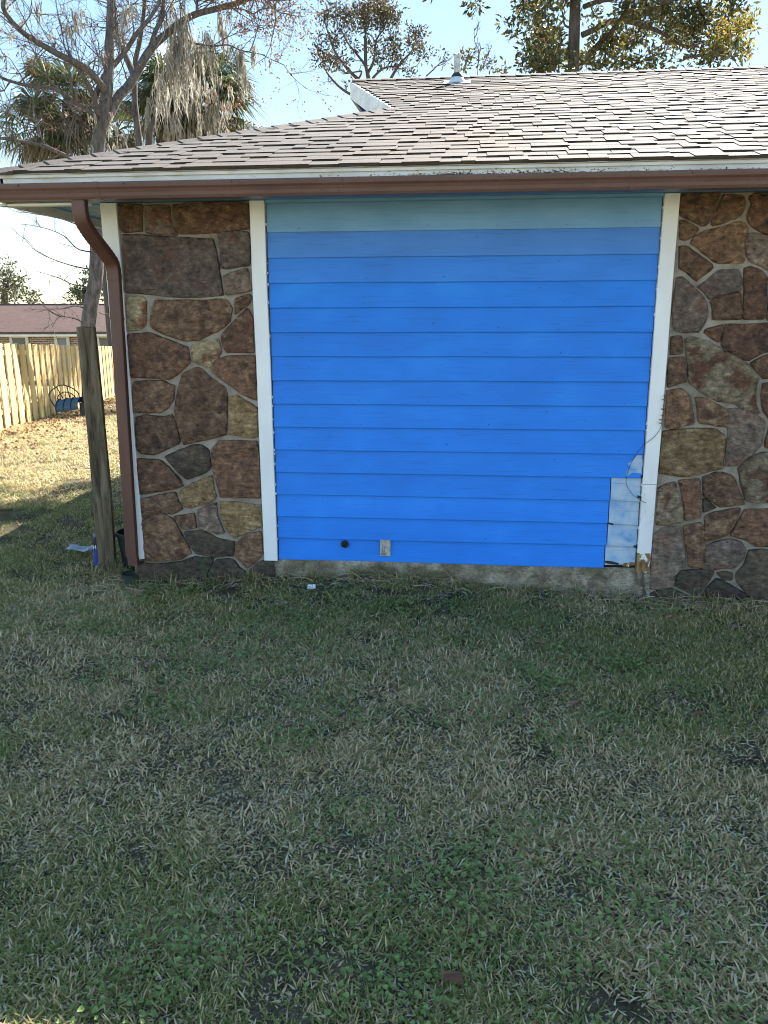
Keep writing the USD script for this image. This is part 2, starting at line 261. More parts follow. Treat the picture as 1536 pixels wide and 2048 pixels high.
m_green = M('grass_blades_green', ONE, rough=0.6, spec=0.35, island=GREEN, trans=0.35)
m_dry = M('grass_blades_dry', ONE, rough=0.7, spec=0.3, island=DRY, trans=0.3)
m_thatch = M('thatch_bits', ONE, rough=0.8, spec=0.2, island=[(0, (0.213, 0.188, 0.091)), (0.35, (0.347, 0.276, 0.148)), (0.7, (0.586, 0.463, 0.283)), (1, (0.656, 0.656, 0.465))], trans=0.2)
m_clover = M('clover_leaf', ONE, rough=0.55, spec=0.35, island=[(0, (0.145, 0.211, 0.066)), (0.5, (0.211, 0.290, 0.086)), (1, (0.277, 0.370, 0.119))], trans=0.25)
m_straw = M('dead_stem', ONE, rough=0.8, island=[(0, (0.14, 0.10, 0.06)), (0.5, (0.30, 0.24, 0.15)), (1, (0.42, 0.36, 0.26))])
m_deadleaf = M('dead_leaf', ONE, rough=0.75, island=[(0, (0.12, 0.06, 0.035)), (0.5, (0.24, 0.125, 0.07)), (1, (0.36, 0.23, 0.14))], trans=0.2)
m_bark = M('grey_bark', [(0.3, (0.055, 0.045, 0.040)), (0.5, (0.11, 0.094, 0.085)), (0.7, (0.17, 0.15, 0.14))], s=9, scale=(2, 2, 0.5), rough=0.95, bump=1.0, bs=14, bscale=(3, 3, 0.6), bd=0.03, speck=(30, (2, 2, 0.5), [(0.3, 0.6), (0.6, 1.15)]))
m_twig = M('twig_bark', [(0.3, (0.075, 0.058, 0.05)), (0.7, (0.15, 0.12, 0.105))], s=6, rough=0.95)
m_darkbark = M('brown_bark', [(0.3, (0.055, 0.042, 0.034)), (0.7, (0.12, 0.095, 0.08))], s=8, scale=(2, 2, 0.5), rough=0.95, bump=0.8, bs=14, bd=0.03)
m_moss = M('moss_strand', ONE, rough=0.95, spec=0.1, island=[(0, (0.20, 0.18, 0.15)), (0.5, (0.40, 0.37, 0.32)), (1, (0.55, 0.52, 0.46))], trans=0.35)
m_frond = M('palm_frond', ONE, rough=0.5, spec=0.4, island=[(0, (0.045, 0.060, 0.024)), (0.6, (0.085, 0.11, 0.042)), (1, (0.16, 0.18, 0.07))], trans=0.25)
m_deadfrond = M('dead_palm_frond', ONE, rough=0.85, island=[(0, (0.10, 0.075, 0.05)), (0.5, (0.19, 0.15, 0.10)), (1, (0.30, 0.25, 0.175))], trans=0.2)
m_redleaf = M('reddish_leaf', ONE, rough=0.6, island=[(0, (0.16, 0.06, 0.035)), (0.4, (0.24, 0.11, 0.06)), (0.8, (0.26, 0.17, 0.07)), (1, (0.10, 0.09, 0.04))], trans=0.35)
m_magnolia = M('magnolia_leaf', ONE, rough=0.35, spec=0.5, island=[(0, (0.030, 0.042, 0.015)), (0.4, (0.06, 0.075, 0.022)), (0.65, (0.12, 0.11, 0.038)), (0.85, (0.10, 0.065, 0.032)), (1, (0.22, 0.19, 0.06))], trans=0.35)
m_yellowleaf = M('yellow_leaf', ONE, rough=0.5, island=[(0, (0.12, 0.12, 0.03)), (0.5, (0.26, 0.22, 0.04)), (1, (0.34, 0.21, 0.07))], trans=0.45)
m_oakleaf = M('brownish_leaf', ONE, rough=0.6, island=[(0, (0.045, 0.036, 0.024)), (0.45, (0.095, 0.078, 0.05)), (0.8, (0.15, 0.125, 0.075)), (1, (0.09, 0.10, 0.04))], trans=0.25)
m_farleaf = M('grey_green_leaf', ONE, rough=0.6, island=[(0, (0.06, 0.07, 0.04)), (0.6, (0.12, 0.13, 0.075)), (1, (0.19, 0.19, 0.115))], trans=0.25)
m_farleaf2 = M('dark_green_leaf', ONE, rough=0.6, island=[(0, (0.03, 0.04, 0.022)), (0.6, (0.06, 0.075, 0.04)), (1, (0.10, 0.115, 0.06))], trans=0.25)

# ------------------------------------------------------------------ ground
BASE_X = [-3, -1.02, -.06, .84, 1.5, 2.46, 3.26, 6]; BASE_Z = [-.05, -.04, .06, .085, .03, -.027, -.005, 0]
def gz(x, y):
    x, y = np.asarray(x, float), np.asarray(y, float)
    near = np.interp(x, BASE_X, BASE_Z)*np.exp(-(np.minimum(y, 0)/0.55)**2)*np.exp(-(np.maximum(y, 0)/1.5)**2)
    t = y-4.0
    slope = -0.046*np.where(t > 0, np.sqrt(t*t+4)-2, 0)
    return near + slope + 0.02*(fbm(np.stack([x*.7, y*.7, 0*x], -1), 2, 3)-.5)
def axis(marks):
    out = []
    for a, b, s in marks: out += list(np.arange(a, b, s))
    return np.array(out + [marks[-1][1]])
gx = axis([(-160, -40, 12), (-40, -12, 2), (-12, -4, .5), (-4, 5, .1), (5, 14, 1), (14, 160, 12)])
gy = axis([(-90, -8, 8), (-8, -5, .5), (-5, 1, .1), (1, 10, .4), (10, 40, 2), (40, 220, 15)])
X, Y = np.meshgrid(gx, gy, indexing='ij'); n0, n1 = X.shape
V = np.stack([X, Y, gz(X, Y)], -1).reshape(-1, 3)
I, J = np.meshgrid(np.arange(n0-1), np.arange(n1-1), indexing='ij')
Q = np.stack([I*n1+J, (I+1)*n1+J, (I+1)*n1+J+1, I*n1+J+1], -1).reshape(-1, 4)
qc = V[Q].mean(1); nearq = (qc[:, 0] > -12) & (qc[:, 0] < 5) & (qc[:, 1] > -8) & (qc[:, 1] < 19)
def compact(q):
    u, inv = np.unique(q, return_inverse=True); return V[u], inv.reshape(q.shape)
obj('ground', compact(Q[nearq]), m_soil, smooth=True, kind='structure', label='dark soil under the lawn around the house')
obj('lawn_beyond', compact(Q[~nearq]), m_farlawn, smooth=True, kind='structure', label='open dry lawn all round the yard')

# ------------------------------------------------------------------ the house
house = thing('house', 'single storey house with brown stone wall, blue clapboard panel and grey shingled roof', 'house')
G, S, W = 0.18, 0.1524, 2.3965
mb = MB(); mb.add(*box((-1.05, 0.05, -0.4), (11.5, 7.6, 2.5)))
obj('wall_core', mb.get(), m_mortar, house)

# stones: outlines in metres on the wall plane, traced from crops of scale k at (ox, oy)
def stones(ox, oy, k, rows):
    return [(c, np.array([at(ox+x/k, oy+y/k, 0)[[0, 2]] for x, y in zip(p[0::2], p[1::2])])) for c, p in rows]
ST_L = stones(0, 380, 2.743, [
 ('b', (652,72,780,80,775,228,690,232,668,225,655,160)), ('g', (795,88,925,82,935,180,975,245,930,252,800,232)),
 ('b', (950,85,1000,75,1340,68,1362,80,1362,212,1140,235,985,240,950,195)),
 ('g', (672,245,760,245,900,258,1165,270,1190,350,1222,575,1120,585,1000,590,870,575,690,560,680,400)),
 ('g', (1195,235,1350,225,1368,250,1370,412,1235,432,1212,425,1205,300)), ('g', (1228,470,1355,430,1378,550,1240,575)),
 ('y', (695,588,780,585,802,605,798,745,760,768,700,770)),
 ('b', (850,605,1000,608,1240,600,1275,650,1260,720,1200,770,1130,800,1080,825,1000,825,900,790,830,755,822,720)),
 ('b', (1290,600,1355,575,1378,578,1368,620,1290,678)), ('r', (1355,650,1380,690,1390,890,1235,888,1212,800,1250,755)),
 ('r', (700,795,820,785,900,815,1030,865,1040,945,985,1000,935,1035,715,1025,705,900)),
 ('y', (1060,840,1195,818,1215,880,1200,920,1145,975,1060,940,1050,880)),
 ('r', (1190,935,1250,912,1395,910,1402,1150,1330,1120,1240,1055,1165,1000,1160,975)),
 ('b', (735,1055,800,1045,900,1050,955,1075,950,1150,925,1195,870,1222,780,1222,728,1220,722,1100)),
 ('b', (1000,1010,1070,975,1100,978,1140,1020,1235,1085,1248,1150,1240,1340,1130,1370,1010,1392,985,1330,955,1215,975,1100))])
ST_L += stones(0, 780, 2.743, [
 ('t', (1255,45,1300,30,1405,95,1412,250,1380,262,1255,240)), ('b', (745,150,790,138,900,150,945,135,965,190,985,290,920,320,840,355,770,345,745,320)),
 ('d', (905,365,1050,305,1100,300,1145,325,1155,430,1130,450,1025,490,985,455,940,410)),
 ('r', (1160,330,1200,278,1410,282,1425,400,1425,590,1210,588,1185,500,1165,430)),
 ('r', (755,380,880,385,930,430,985,490,1005,525,950,545,770,572,758,480)), ('t', (985,560,1040,520,1160,470,1170,540,1185,590,1150,620,1040,648,1005,635)),
 ('b', (775,600,860,580,960,560,1000,650,945,678,880,672,790,700,772,660)), ('b', (780,720,850,685,905,685,950,710,1000,800,1050,895,990,930,850,940,785,935)),
 ('b', (955,695,1065,680,1075,755,1000,768)), ('g', (1085,660,1185,620,1195,700,1230,785,1190,790,1090,755)),
 ('t', (1210,612,1290,615,1430,635,1435,745,1360,780,1285,810,1245,770,1215,690)), ('d', (1010,780,1110,772,1190,815,1285,835,1275,910,1180,915,1070,895,1030,840)),
 ('b', (1290,850,1340,800,1430,778,1440,900,1400,950,1355,975,1290,910)), ('d', (750,945,850,955,990,945,1070,915,1170,925,1140,1000,1130,1040,1130,1075,750,1095)),
 ('d', (1150,980,1190,930,1280,930,1310,970,1310,1030,1300,1075,1140,1075)), ('d', (1370,990,1430,940,1510,935,1512,1015,1505,1060,1370,1060)), ('d', (1315,975,1345,1000,1350,1060,1315,1060))])
ST_R = stones(1150, 380, 3.979, [
 ('b', (840,35,900,25,1160,22,1120,110,1060,270,1030,285,870,215,838,200)), ('b', (1190,35,1345,50,1360,90,1330,190,1280,220,1170,265,1090,280,1085,250,1140,130)),
 ('r', (1410,110,1390,60,1420,30,1640,20,1650,330,1540,350,1430,300,1390,270,1370,210)), ('b', (838,245,870,240,990,310,930,370,880,395,835,385)),
 ('b', (950,370,1040,325,1180,295,1300,255,1350,265,1380,320,1355,380,1350,500,1345,575,1250,580,1120,575,1010,490,925,420)),
 ('g', (1390,345,1430,340,1540,370,1650,380,1650,590,1560,640,1480,600,1385,560,1365,470,1365,380)), ('b', (835,450,890,445,960,500,1100,600,1095,625,960,725,900,660,830,620)),
 ('g', (1150,640,1310,635,1325,700,1325,800,1180,828,1078,866,1040,820,980,775)), ('b', (1080,885,1180,843,1320,815,1325,1025,1100,1030,1095,930)),
 ('r', (1350,620,1400,612,1480,640,1530,700,1520,850,1500,1025,1340,1025,1350,800)), ('b', (1560,680,1700,660,1700,1030,1530,1030,1545,860)),
 ('g', (810,700,850,690,930,760,1010,840,1050,900,1055,990,1035,1060,985,1130,870,1130,790,1110,780,980,790,850)), ('r', (1040,1110,1180,1075,1180,1100,1145,1215,1030,1135)),
 ('r', (1205,1070,1480,1070,1540,1060,1620,1100,1600,1260,1480,1300,1380,1360,1260,1310,1165,1230)), ('b', (765,1170,850,1165,855,1300,765,1310)),
 ('b', (755,1335,870,1330,885,1420,890,1520,740,1570,740,1450)),
 ('y', (880,1190,940,1170,1080,1220,1250,1310,1380,1390,1460,1500,1440,1560,1440,1700,1470,1780,1400,1790,1280,1700,1140,1680,1020,1620,910,1530,900,1380)),
 ('b', (1400,1375,1540,1310,1720,1330,1720,1480,1500,1500,1450,1440)), ('r', (1500,1540,1720,1520,1720,1900,1600,1880,1500,1760,1480,1640))])
ST_R += stones(1050, 800, 3.161, [
 ('b', (900,-57,991,-72,1039,-25,1062,63,1068,148,999,164,939,183,888,174,895,63)), ('b', (1081,-16,1144,-9,1280,63,1286,174,1232,167,1100,142)),
 ('g', (1290,60,1350,55,1470,100,1520,140,1500,280,1440,340,1345,415,1270,415,1285,200)), ('t', (875,200,950,190,1090,182,1200,185,1260,220,1265,290,1250,435,1140,455,1000,485,850,465,862,300)),
 ('r', (1545,170,1660,180,1660,300,1520,300,1520,270)), ('y', (1350,430,1440,350,1500,335,1660,340,1660,640,1470,650,1395,635,1370,540)),
 ('y', (845,560,900,530,950,515,965,600,1000,690,995,770,900,795,830,785)), ('r', (975,510,1105,500,1110,740,1012,762,1015,690)),
 ('b', (1125,490,1200,460,1250,460,1320,480,1340,540,1390,660,1300,670,1230,675,1130,610)), ('d', (1130,625,1205,680,1130,710)),
 ('b', (1140,740,1200,710,1360,685,1330,780,1280,855,1210,880,1140,890)), ('r', (1390,695,1536,690,1660,690,1660,930,1460,925,1390,880,1300,855)),
 ('g', (815,850,880,810,970,800,985,860,1010,950,1010,1050,960,1090,930,1180,880,1195,785,1195,800,950)), ('b', (1005,800,1110,780,1130,800,1135,900,1130,1060,1040,1055,1020,930)),
 ('g', (1145,930,1200,900,1290,880,1370,900,1395,940,1385,1000,1330,1060,1200,1070,1130,1065)), ('d', (1420,950,1500,945,1660,960,1660,1290,1430,1260,1340,1150,1335,1100,1390,1040)),
 ('d', (985,1085,1050,1075,1190,1075,1190,1100,1140,1180,1080,1240,950,1170,960,1120)), ('d', (1215,1095,1290,1085,1315,1100,1310,1140,1260,1140)),
 ('d', (1210,1130,1290,1165,1400,1230,1400,1300,1080,1300,1150,1190)), ('d', (790,1225,840,1210,930,1195,1060,1255,1060,1300,780,1300))])
# the wall goes on to the right of the picture
for k, (c, x0, x1, z0, z1) in enumerate([('b',3.42,3.9,1.9,2.47),('g',3.40,3.95,1.3,1.86),('r',3.42,3.8,.75,1.26),('b',3.40,3.9,.3,.71),('d',3.4,3.95,-.1,.26),('r',3.95,4.5,1.95,2.47),('b',4.0,4.6,1.2,1.9),('g',3.86,4.5,.72,1.15),('d',3.97,4.6,-.1,.66)]):
    ST_R.append((c, np.array([[x0+.04,z0],[x1-.03,z0+.02],[x1,z0+.1],[x1-.02,z1-.06],[x1-.08,z1],[x0+.03,z1-.01],[x0,z1-.1],[x0+.01,z0+.08]])))

def stone_mesh(poly, seed):
    r = rng_of(seed)
    pg = Polygon(poly).buffer(0)
    if pg.geom_type != 'Polygon': pg = max(pg.geoms, key=lambda g: g.area)
    pg = pg.buffer(0.008, join_style=2).buffer(-0.006, join_style=1).buffer(0.004, join_style=1)
    if pg.geom_type != 'Polygon': pg = max(pg.geoms, key=lambda g: g.area)
    ln = pg.exterior; nb = max(16, int(ln.length/0.022)); B = np.array([ln.interpolate(t, normalized=True).coords[0] for t in np.arange(nb)/nb])
    B += (fbm(np.c_[B*22, np.zeros(nb)], 2, seed)-.5)[:, None]*0.012*np.c_[np.cos(B[:, 0]*60+seed), np.sin(B[:, 1]*60)]
    pg = Polygon(B).buffer(0)
    if pg.geom_type != 'Polygon': pg = max(pg.geoms, key=lambda g: g.area)
    rings = [(0.0, 0.030), (0.0, 0.004), (0.0035, -0.004), (0.010, -0.008)]
    pts = [B]
    x0, z0, x1, z1 = pg.bounds; st = 0.019
    inner = pg.buffer(-0.016)
    gxs, gzs = np.meshgrid(np.arange(x0, x1, st), np.arange(z0, z1, st)); gp = np.c_[gxs.ravel(), gzs.ravel()]+r.uniform(-.007, .007, (gxs.size, 2))
    from shapely import contains_xy
    gp = gp[contains_xy(inner, gp[:, 0], gp[:, 1])] if not inner.is_empty else np.array([list(pg.representative_point().coords)[0]])
    cen = np.array(pg.centroid.coords[0])
    b1 = B + (cen-B)/np.maximum(np.linalg.norm(cen-B, axis=1), .02)[:, None]*0.006
    P = np.vstack([B, b1, gp]); tri = Delaunay(P).simplices
    c3 = P[tri].mean(1); tri = tri[contains_xy(pg.buffer(0.0005), c3[:, 0], c3[:, 1])]
    a, b, c = P[tri[:, 0]], P[tri[:, 1]], P[tri[:, 2]]
    ar = (b[:, 0]-a[:, 0])*(c[:, 1]-a[:, 1])-(b[:, 1]-a[:, 1])*(c[:, 0]-a[:, 0]); tri[ar < 0] = tri[ar < 0][:, ::-1]
    proud = r.uniform(0.004, 0.014); nz = fbm(np.c_[P*9, np.full(len(P), seed*.7)], 4, 7)-.5
    cut = fbm(np.c_[P[:, :1]*5+P[:, 1:]*2, P[:, 1:]*5, np.full(len(P), seed*1.3)], 2, 9)
    fine = fbm(np.c_[P*34, np.full(len(P), seed*.3)], 3, 17)-.5; lay = fbm(np.c_[P[:, :1]*7, P[:, 1:]*16, np.full(len(P), seed*.9)], 2, 13)
    yy = -(proud + nz*0.022 + fine*.010 + np.where(cut > .55, .006, 0) + np.where(lay > .56, .003, 0))
    yy[:nb] = 0.005; yy[nb:2*nb] = np.minimum(yy[nb:2*nb]*.6, -0.001)
    tilt = r.normal(0, .03, 2); yy[2*nb:] += np.clip((P[2*nb:]-cen) @ tilt, -.006, .006)
    v = np.c_[P[:, 0], yy, P[:, 1]]; back = np.c_[B[:, 0], np.full(nb, 0.035), B[:, 1]]
    k = len(v); i = np.arange(nb); j = (i+1) % nb
    ccw = Polygon(B).exterior.is_ccw
    side = np.vstack([np.stack([i, k+i, k+j], 1), np.stack([i, k+j, j], 1)])
    if not ccw: side = side[:, ::-1]
    return np.vstack([v, back]), np.vstack([tri, side])

def mortar_sheet(x0, x1, z0, z1, polys, seed):
    xs = np.linspace(x0, x1, int((x1-x0)/.02)+1); zs = np.linspace(z0, z1, int((z1-z0)/.02)+1)
    X, Z = np.meshgrid(xs, zs, indexing='ij')
    y = 0.008+0.012*(fbm(np.stack([X*14, Z*14, 0*X+seed], -1), 3, 4)-.5)
    a, b = X.shape; I, J = np.meshgrid(np.arange(a-1), np.arange(b-1), indexing='ij')
    q = np.stack([I*b+J, (I+1)*b+J, (I+1)*b+J+1, I*b+J+1], -1).reshape(-1, 4)
    return np.stack([X, y, Z], -1).reshape(-1, 3), q
pier = holder('stone_pier', house, 'brown fieldstone pier left of the blue siding')
obj('mortar', mortar_sheet(-0.96, -0.05, -0.3, 2.5, ST_L, 1), m_mortar, pier, smooth=True)
for i, (c, p) in enumerate(ST_L): obj('stone', stone_mesh(p, 10+i), STONE[c], pier, smooth=40)
swall = holder('stone_wall', house, 'brown fieldstone wall right of the blue siding')
obj('mortar', mortar_sheet(2.43, 4.7, -0.3, 2.5, ST_R, 2), m_mortar, swall, smooth=True)
for i, (c, p) in enumerate(ST_R): obj('stone', stone_mesh(p, 100+i), STONE[c], swall, smooth=40)

# clapboard siding
obj('dark_backing', box((0.0, .031, .17), (W, .045, 2.49)), m_rubber, house)  # black sheet behind the boards, stands in for shade in the gaps
siding = holder('siding', house, 'blue painted lap siding between two white trim boards')
def board(x0, x1, z, h, seed, lift=0.0, drop=0.0, out=0.0):
    xs = np.linspace(x0, x1, max(3, int((x1-x0)/.06)))
    prof = [(0.007, -0.0005), (0.0015, 0.0), (-0.001, 0.0035), (0.0150, h+.012), (0.028, h+.012), (0.028, 0.0)]
    P = np.array(prof); P[:, 0] += out; P[:, 1] += z
    j = np.zeros((len(xs), len(prof), 2))
    w = fbm(np.stack([xs*1.7, 0*xs+seed*3.1, 0*xs], -1), 3, 5)-.5
    w2 = fbm(np.stack([xs*9, 0*xs+seed*5.1, 0*xs], -1), 2, 6)-.5
    j[:, :3, 0] += (w*.007)[:, None]; j[:, :3, 1] += (w*.004+w2*.0015)[:, None] + (lift*(xs-x0)/(x1-x0))[:, None]
    return extrude_x(P, xs, j)
for k in range(15):
    z = G+S*k; h = S if k < 14 else 2.492-z-.012
    xr = [at(1209.5, 1110, 0)[0]-.002, at(1214.5, 1070, 0)[0]-.002, at(1217.5, 1025, 0)[0]-.002, at(1221, 980, 0)[0]-.002][k] if k < 4 else W-.004
    obj('board', board(0.004, xr, z, h, k+1), m_blue_greyer if k == 14 else m_blue_eavelit if k == 13 else m_blue_half_eavelit if k == 12 else m_blue, siding, smooth=30, label='grey blue board under the eave' if k == 14 else None)  # two boards below the top carry eave light painted as stepped colour
lifts = [(.020, -.0), (.003, .004), (-.002, .003), (.004, .003)]
xp = [at(1209.5, 1110, 0)[0], at(1214.5, 1070, 0)[0], at(1217.5, 1025, 0)[0], at(1221, 980, 0)[0]]
for k in range(4):
    obj('board', board(xp[k]+.004, W-.005, G+S*k+lifts[k][0], S-lifts[k][0]*.5, 40+k, lift=-.007 if k else .010, out=-.003), m_primer, siding, smooth=30,
        label='short patched board in pale unpainted primer at the corner')
# ragged unpainted primer left on the board above the patch: a thin paint film of its own outline
def film(pts, y, mat, name, parent, th=0.0012, **kw):
    pg = Polygon(pts).buffer(.004).buffer(-.004)
    m = trimesh.creation.extrude_polygon(pg, th, engine='earcut'); v = np.array(m.vertices)
    v = np.c_[v[:, 0], y - v[:, 2] + np.interp(v[:, 1], [G+S*4, G+S*5], [-.0005, .0148])*(1 if name == 'bare_patch' else 0), v[:, 1]]
    obj(name, (v, np.array(m.faces)[:, ::-1]), mat, parent, **kw)
film([at(x, y, 0)[[0, 2]] for x, y in [(1252,952),(1254,940),(1262,935),(1256,928),(1268,920),(1275,911),(1285,911),(1286,930),(1283,940),(1284,953)]], -0.0015, m_primer, 'bare_patch', siding)
film([at(x, y, 0)[[0, 2]] for x, y in [(1242,1127),(1262,1124),(1272,1125),(1270,1130),(1262,1131),(1256,1134),(1246,1132)]], -.002, m_rot, 'rot_patch', siding)
film([at(x, y, 0)[[0, 2]] for x, y in [(1210,1121),(1222,1122),(1238,1126),(1236,1129),(1216,1127),(1210,1126)]], -.003, m_rubber, 'dark_gap', siding)
for q in ([(1216,1044),(1228,1047),(1226,1050),(1216,1048)], [(1266,1091),(1276,1089),(1277,1094),(1270,1096)], [(1281,951),(1287,949),(1286,956),(1282,957)], [(1274,990),(1283,993),(1282,997),(1275,996)]):
    film([at(x, y, 0)[[0, 2]] for x, y in q], -.0045, m_rubber, 'dark_gap', siding)
mb = MB(); rg = rng_of(66)
for k in range(15):
    for x in np.arange(.2, 2.3, .41):
        if rg.random() < .45:
            c = [x+rg.normal(0, .02), 0, G+S*k+rg.uniform(.018, .03)]; y0 = np.interp(c[2]-G-S*k, [0, S], [-.001, .015])-.0016; r_ = rg.uniform(.002, .0038); t = np.arange(6)/6*6.28
            mb.add(np.c_[c[0]+r_*np.cos(t), np.full(6, y0), c[2]+r_*np.sin(t)], [[0, 5, 4], [0, 4, 3], [0, 3, 2], [0, 2, 1]])
    for _ in range(rg.integers(0, 3)):
        x, dz = rg.uniform(.1, 2.15), rg.uniform(.03, .13); y0 = np.interp(dz, [0, S], [-.001, .015])-.0016; w, h = rg.uniform(.004, .012), rg.uniform(.001, .003); z = G+S*k+dz
        mb.add([[x-w, y0, z], [x, y0, z-h], [x+w, y0, z+h*.5], [x, y0, z+h]], [[0, 1, 2, 3]])
obj('nail_and_knot_mark', mb.get(), M('dark_blue_paint_pit', [(.3, (.006, .03, .10)), (.7, (.012, .05, .16))], s=30, rough=.8), siding, kind='stuff')
# frieze strip and footing
obj('frieze', extrude_x([(0.0,2.482),(-.012,2.487),(-.014,2.503),(.02,2.503),(.02,2.482)], np.linspace(0.0, W, 3)), m_soffit, house)
xs = np.linspace(-.055, 2.50, 110); zs = np.linspace(-.3, .185, 22); X, Z = np.meshgrid(xs, zs, indexing='ij')
yy = -0.004-.016*(fbm(np.stack([X*6, Z*10, 0*X], -1), 4, 12)-.5) - np.clip((.06-Z)*.12, 0, .03)*(fbm(np.stack([X*3, Z*3, 0*X], -1), 2, 2))
yy = np.where(Z > .165, np.maximum(yy, .004)+.0, yy)
a, b = X.shape; I, J = np.meshgrid(np.arange(a-1), np.arange(b-1), indexing='ij')
obj('footing', (np.stack([X, yy, Z], -1).reshape(-1, 3), np.stack([I*b+J, (I+1)*b+J, (I+1)*b+J+1, I*b+J+1], -1).reshape(-1, 4)), m_concrete, house, smooth=True,
    label='rough stained concrete footing under the blue siding')

# white trim boards
def trimboard(x0, x1, z0, z1, y0, y1, seed, ragged=0, lean=0.0):
    n = max(4, int((z1-z0)/.08)); zz = np.linspace(z0, z1, n); rg = rng_of(seed)
    prof = np.array([(x0, y1), (x0, y0+.003), (x0+.003, y0), (x1-.003, y0), (x1, y0+.003), (x1, y1)]); k = len(prof)
    v = np.zeros((n, k, 3)); v[:, :, :2] = prof; v[:, :, 2] = zz[:, None]
    w = (fbm(np.stack([zz*2, 0*zz+seed, 0*zz], -1), 2, 8)-.5)*.006; v[:, :, 0] += w[:, None]; v[:, :, 1] += (w*.5)[:, None]
    v[:, :, 0] += (lean*(zz-z0))[:, None]
    if ragged: v[0, :, 2] += rg.uniform(-ragged, ragged, k)
    v = v.reshape(-1, 3); I, J = np.meshgrid(np.arange(n-1), np.arange(k), indexing='ij')
    q = np.stack([I*k+J, I*k+(J+1) % k, (I+1)*k+(J+1) % k, (I+1)*k+J], -1).reshape(-1, 4)
    f = np.vstack([q[:, [0, 1, 2]], q[:, [0, 2, 3]]])
    fan = lambda o: np.array([[o, o+i, o+i+1] for i in range(1, k-1)])
    return v, np.vstack([f, fan(0)[:, ::-1], fan((n-1)*k)])
obj('trim_board', trimboard(-0.099, -0.006, 0.172, 2.50, -0.013, .03, 1), m_white, house, smooth=30, label='white painted trim board left of the siding')
obj('trim_board', trimboard(2.399, 2.488, 0.752, 2.50, -0.013, .03, 2), m_white, house, smooth=30, label='white painted trim board right of the siding')
lower = obj('trim_board', trimboard(2.398, 2.486, 0.292, 0.749, -0.016, .03, 3), m_trim_top, house, smooth=30, label='older peeling lower piece of the right trim board')
obj('rotten_end', trimboard(2.3985, 2.4855, 0.155, 0.2925, -0.0155, .03, 3, ragged=.006), m_rot, house, smooth=30, label='brown rotted bottom end of the right trim board')
obj('corner_board', trimboard(-1.058, -0.953, 0.16, 2.50, -0.012, .03, 4), m_white, house, smooth=30, label='white corner board behind the downspout')
mb = MB(); rg = rng_of(5)
for x, s in ((0.0, 1), (W, -1)):
    z = .25
    while z < 2.45:
        h = rg.uniform(.004, .018)
        if rg.random() < .45: mb.add(*box((x-.003 if s > 0 else x-rg.uniform(.001, .004), -.004-rg.uniform(0, .002), z), (x+rg.uniform(.001, .004) if s > 0 else x+.003, .012, z+h)))
        z += h+rg.uniform(.002, .11)
obj('caulk_drip', mb.get(), m_white, house, kind='stuff')

# pipe stub hole and aluminium vent plate low on the siding
p = at(690, 1088, 0); mb = MB()
m = trimesh.creation.annulus(.010, .021, .02); m.apply_transform(trimesh.transformations.rotation_matrix(math.pi/2, [1, 0, 0])); m.apply_translation([p[0], -.004, p[2]])
vv = m.vertices.copy(); rg = rng_of(3); vv += rg.normal(0, .0016, vv.shape)
pst = obj('pipe_stub', (vv, m.faces), m_rubber, house, label='black cut-off pipe in the lowest blue board')
mb = MB()
for k in range(9):
    a = k/9*6.28+.3; c = np.array([p[0]+.02*math.cos(a), -.006, p[2]+.02*math.sin(a)]); mm = trimesh.creation.icosphere(1, .007+.003*rg.random()); mm.apply_translation(c); mb.addm(mm)
mb.addm(trimesh.creation.icosphere(1, .012).apply_translation([p[0], 0, p[2]]))
obj('sealant', mb.get(), m_rubber, pst)
a, b = at(760, 1079, 0), at(781, 1112, 0)
vp = holder('vent_plate', house, 'small weathered aluminium plate with raised loops')
obj('plate', boardbox((a[0], -.006, b[2]), (b[0], .004, a[2]), .001), m_plate, vp)
for k in range(3):
    zc = lerp(b[2], a[2], (k+.55)/3); wd = (b[0]-a[0])
    t = np.linspace(0, math.pi, 9); pts = np.c_[a[0]+wd*(.25+.42*np.r_[0, np.sin(t)[1:-1]*.0+np.linspace(0, 1, 9)[1:-1], 1]), np.full(9, -.007), zc+.012*np.sin(t)-.005]
    obj('raised_loop', tube(pts, .0026, 6), m_plate, vp, smooth=True)
mb = MB()
for k in range(5): mb.add(*box((a[0]+.012+.006*k, -.0075, b[2]+.006), (a[0]+.014+.006*k, -.0055, b[2]+.018+.05*(k % 2))))
obj('slot', mb.get(), m_rubber, vp)

# ------------------------------------------------------------------ eaves, gutter, downspout
EY, EZ, SL = -0.45, 2.617, 0.354      # eave edge of the front slope, slope of the roof
XL = -1.48; RY = 3.8; XE = 11.8
def front(y): return EZ+SL*(y-EY)
eave = holder('eave', house)
fx = np.linspace(XL+.015, XE, 40)
obj('fascia', extrude_x([(-.425,2.466),(-.425,2.602),(-.418,2.606),(-.40,2.606),(-.40,2.466)], fx), m_fascia, eave, label='white mildewed fascia board above the brown gutter')
obj('drip_edge', extrude_x([(-.438,2.588),(-.442,2.600),(-.440,2.612),(-.40,2.620),(-.40,2.607),(-.426,2.607),(-.430,2.590)], fx), m_fascia, eave)
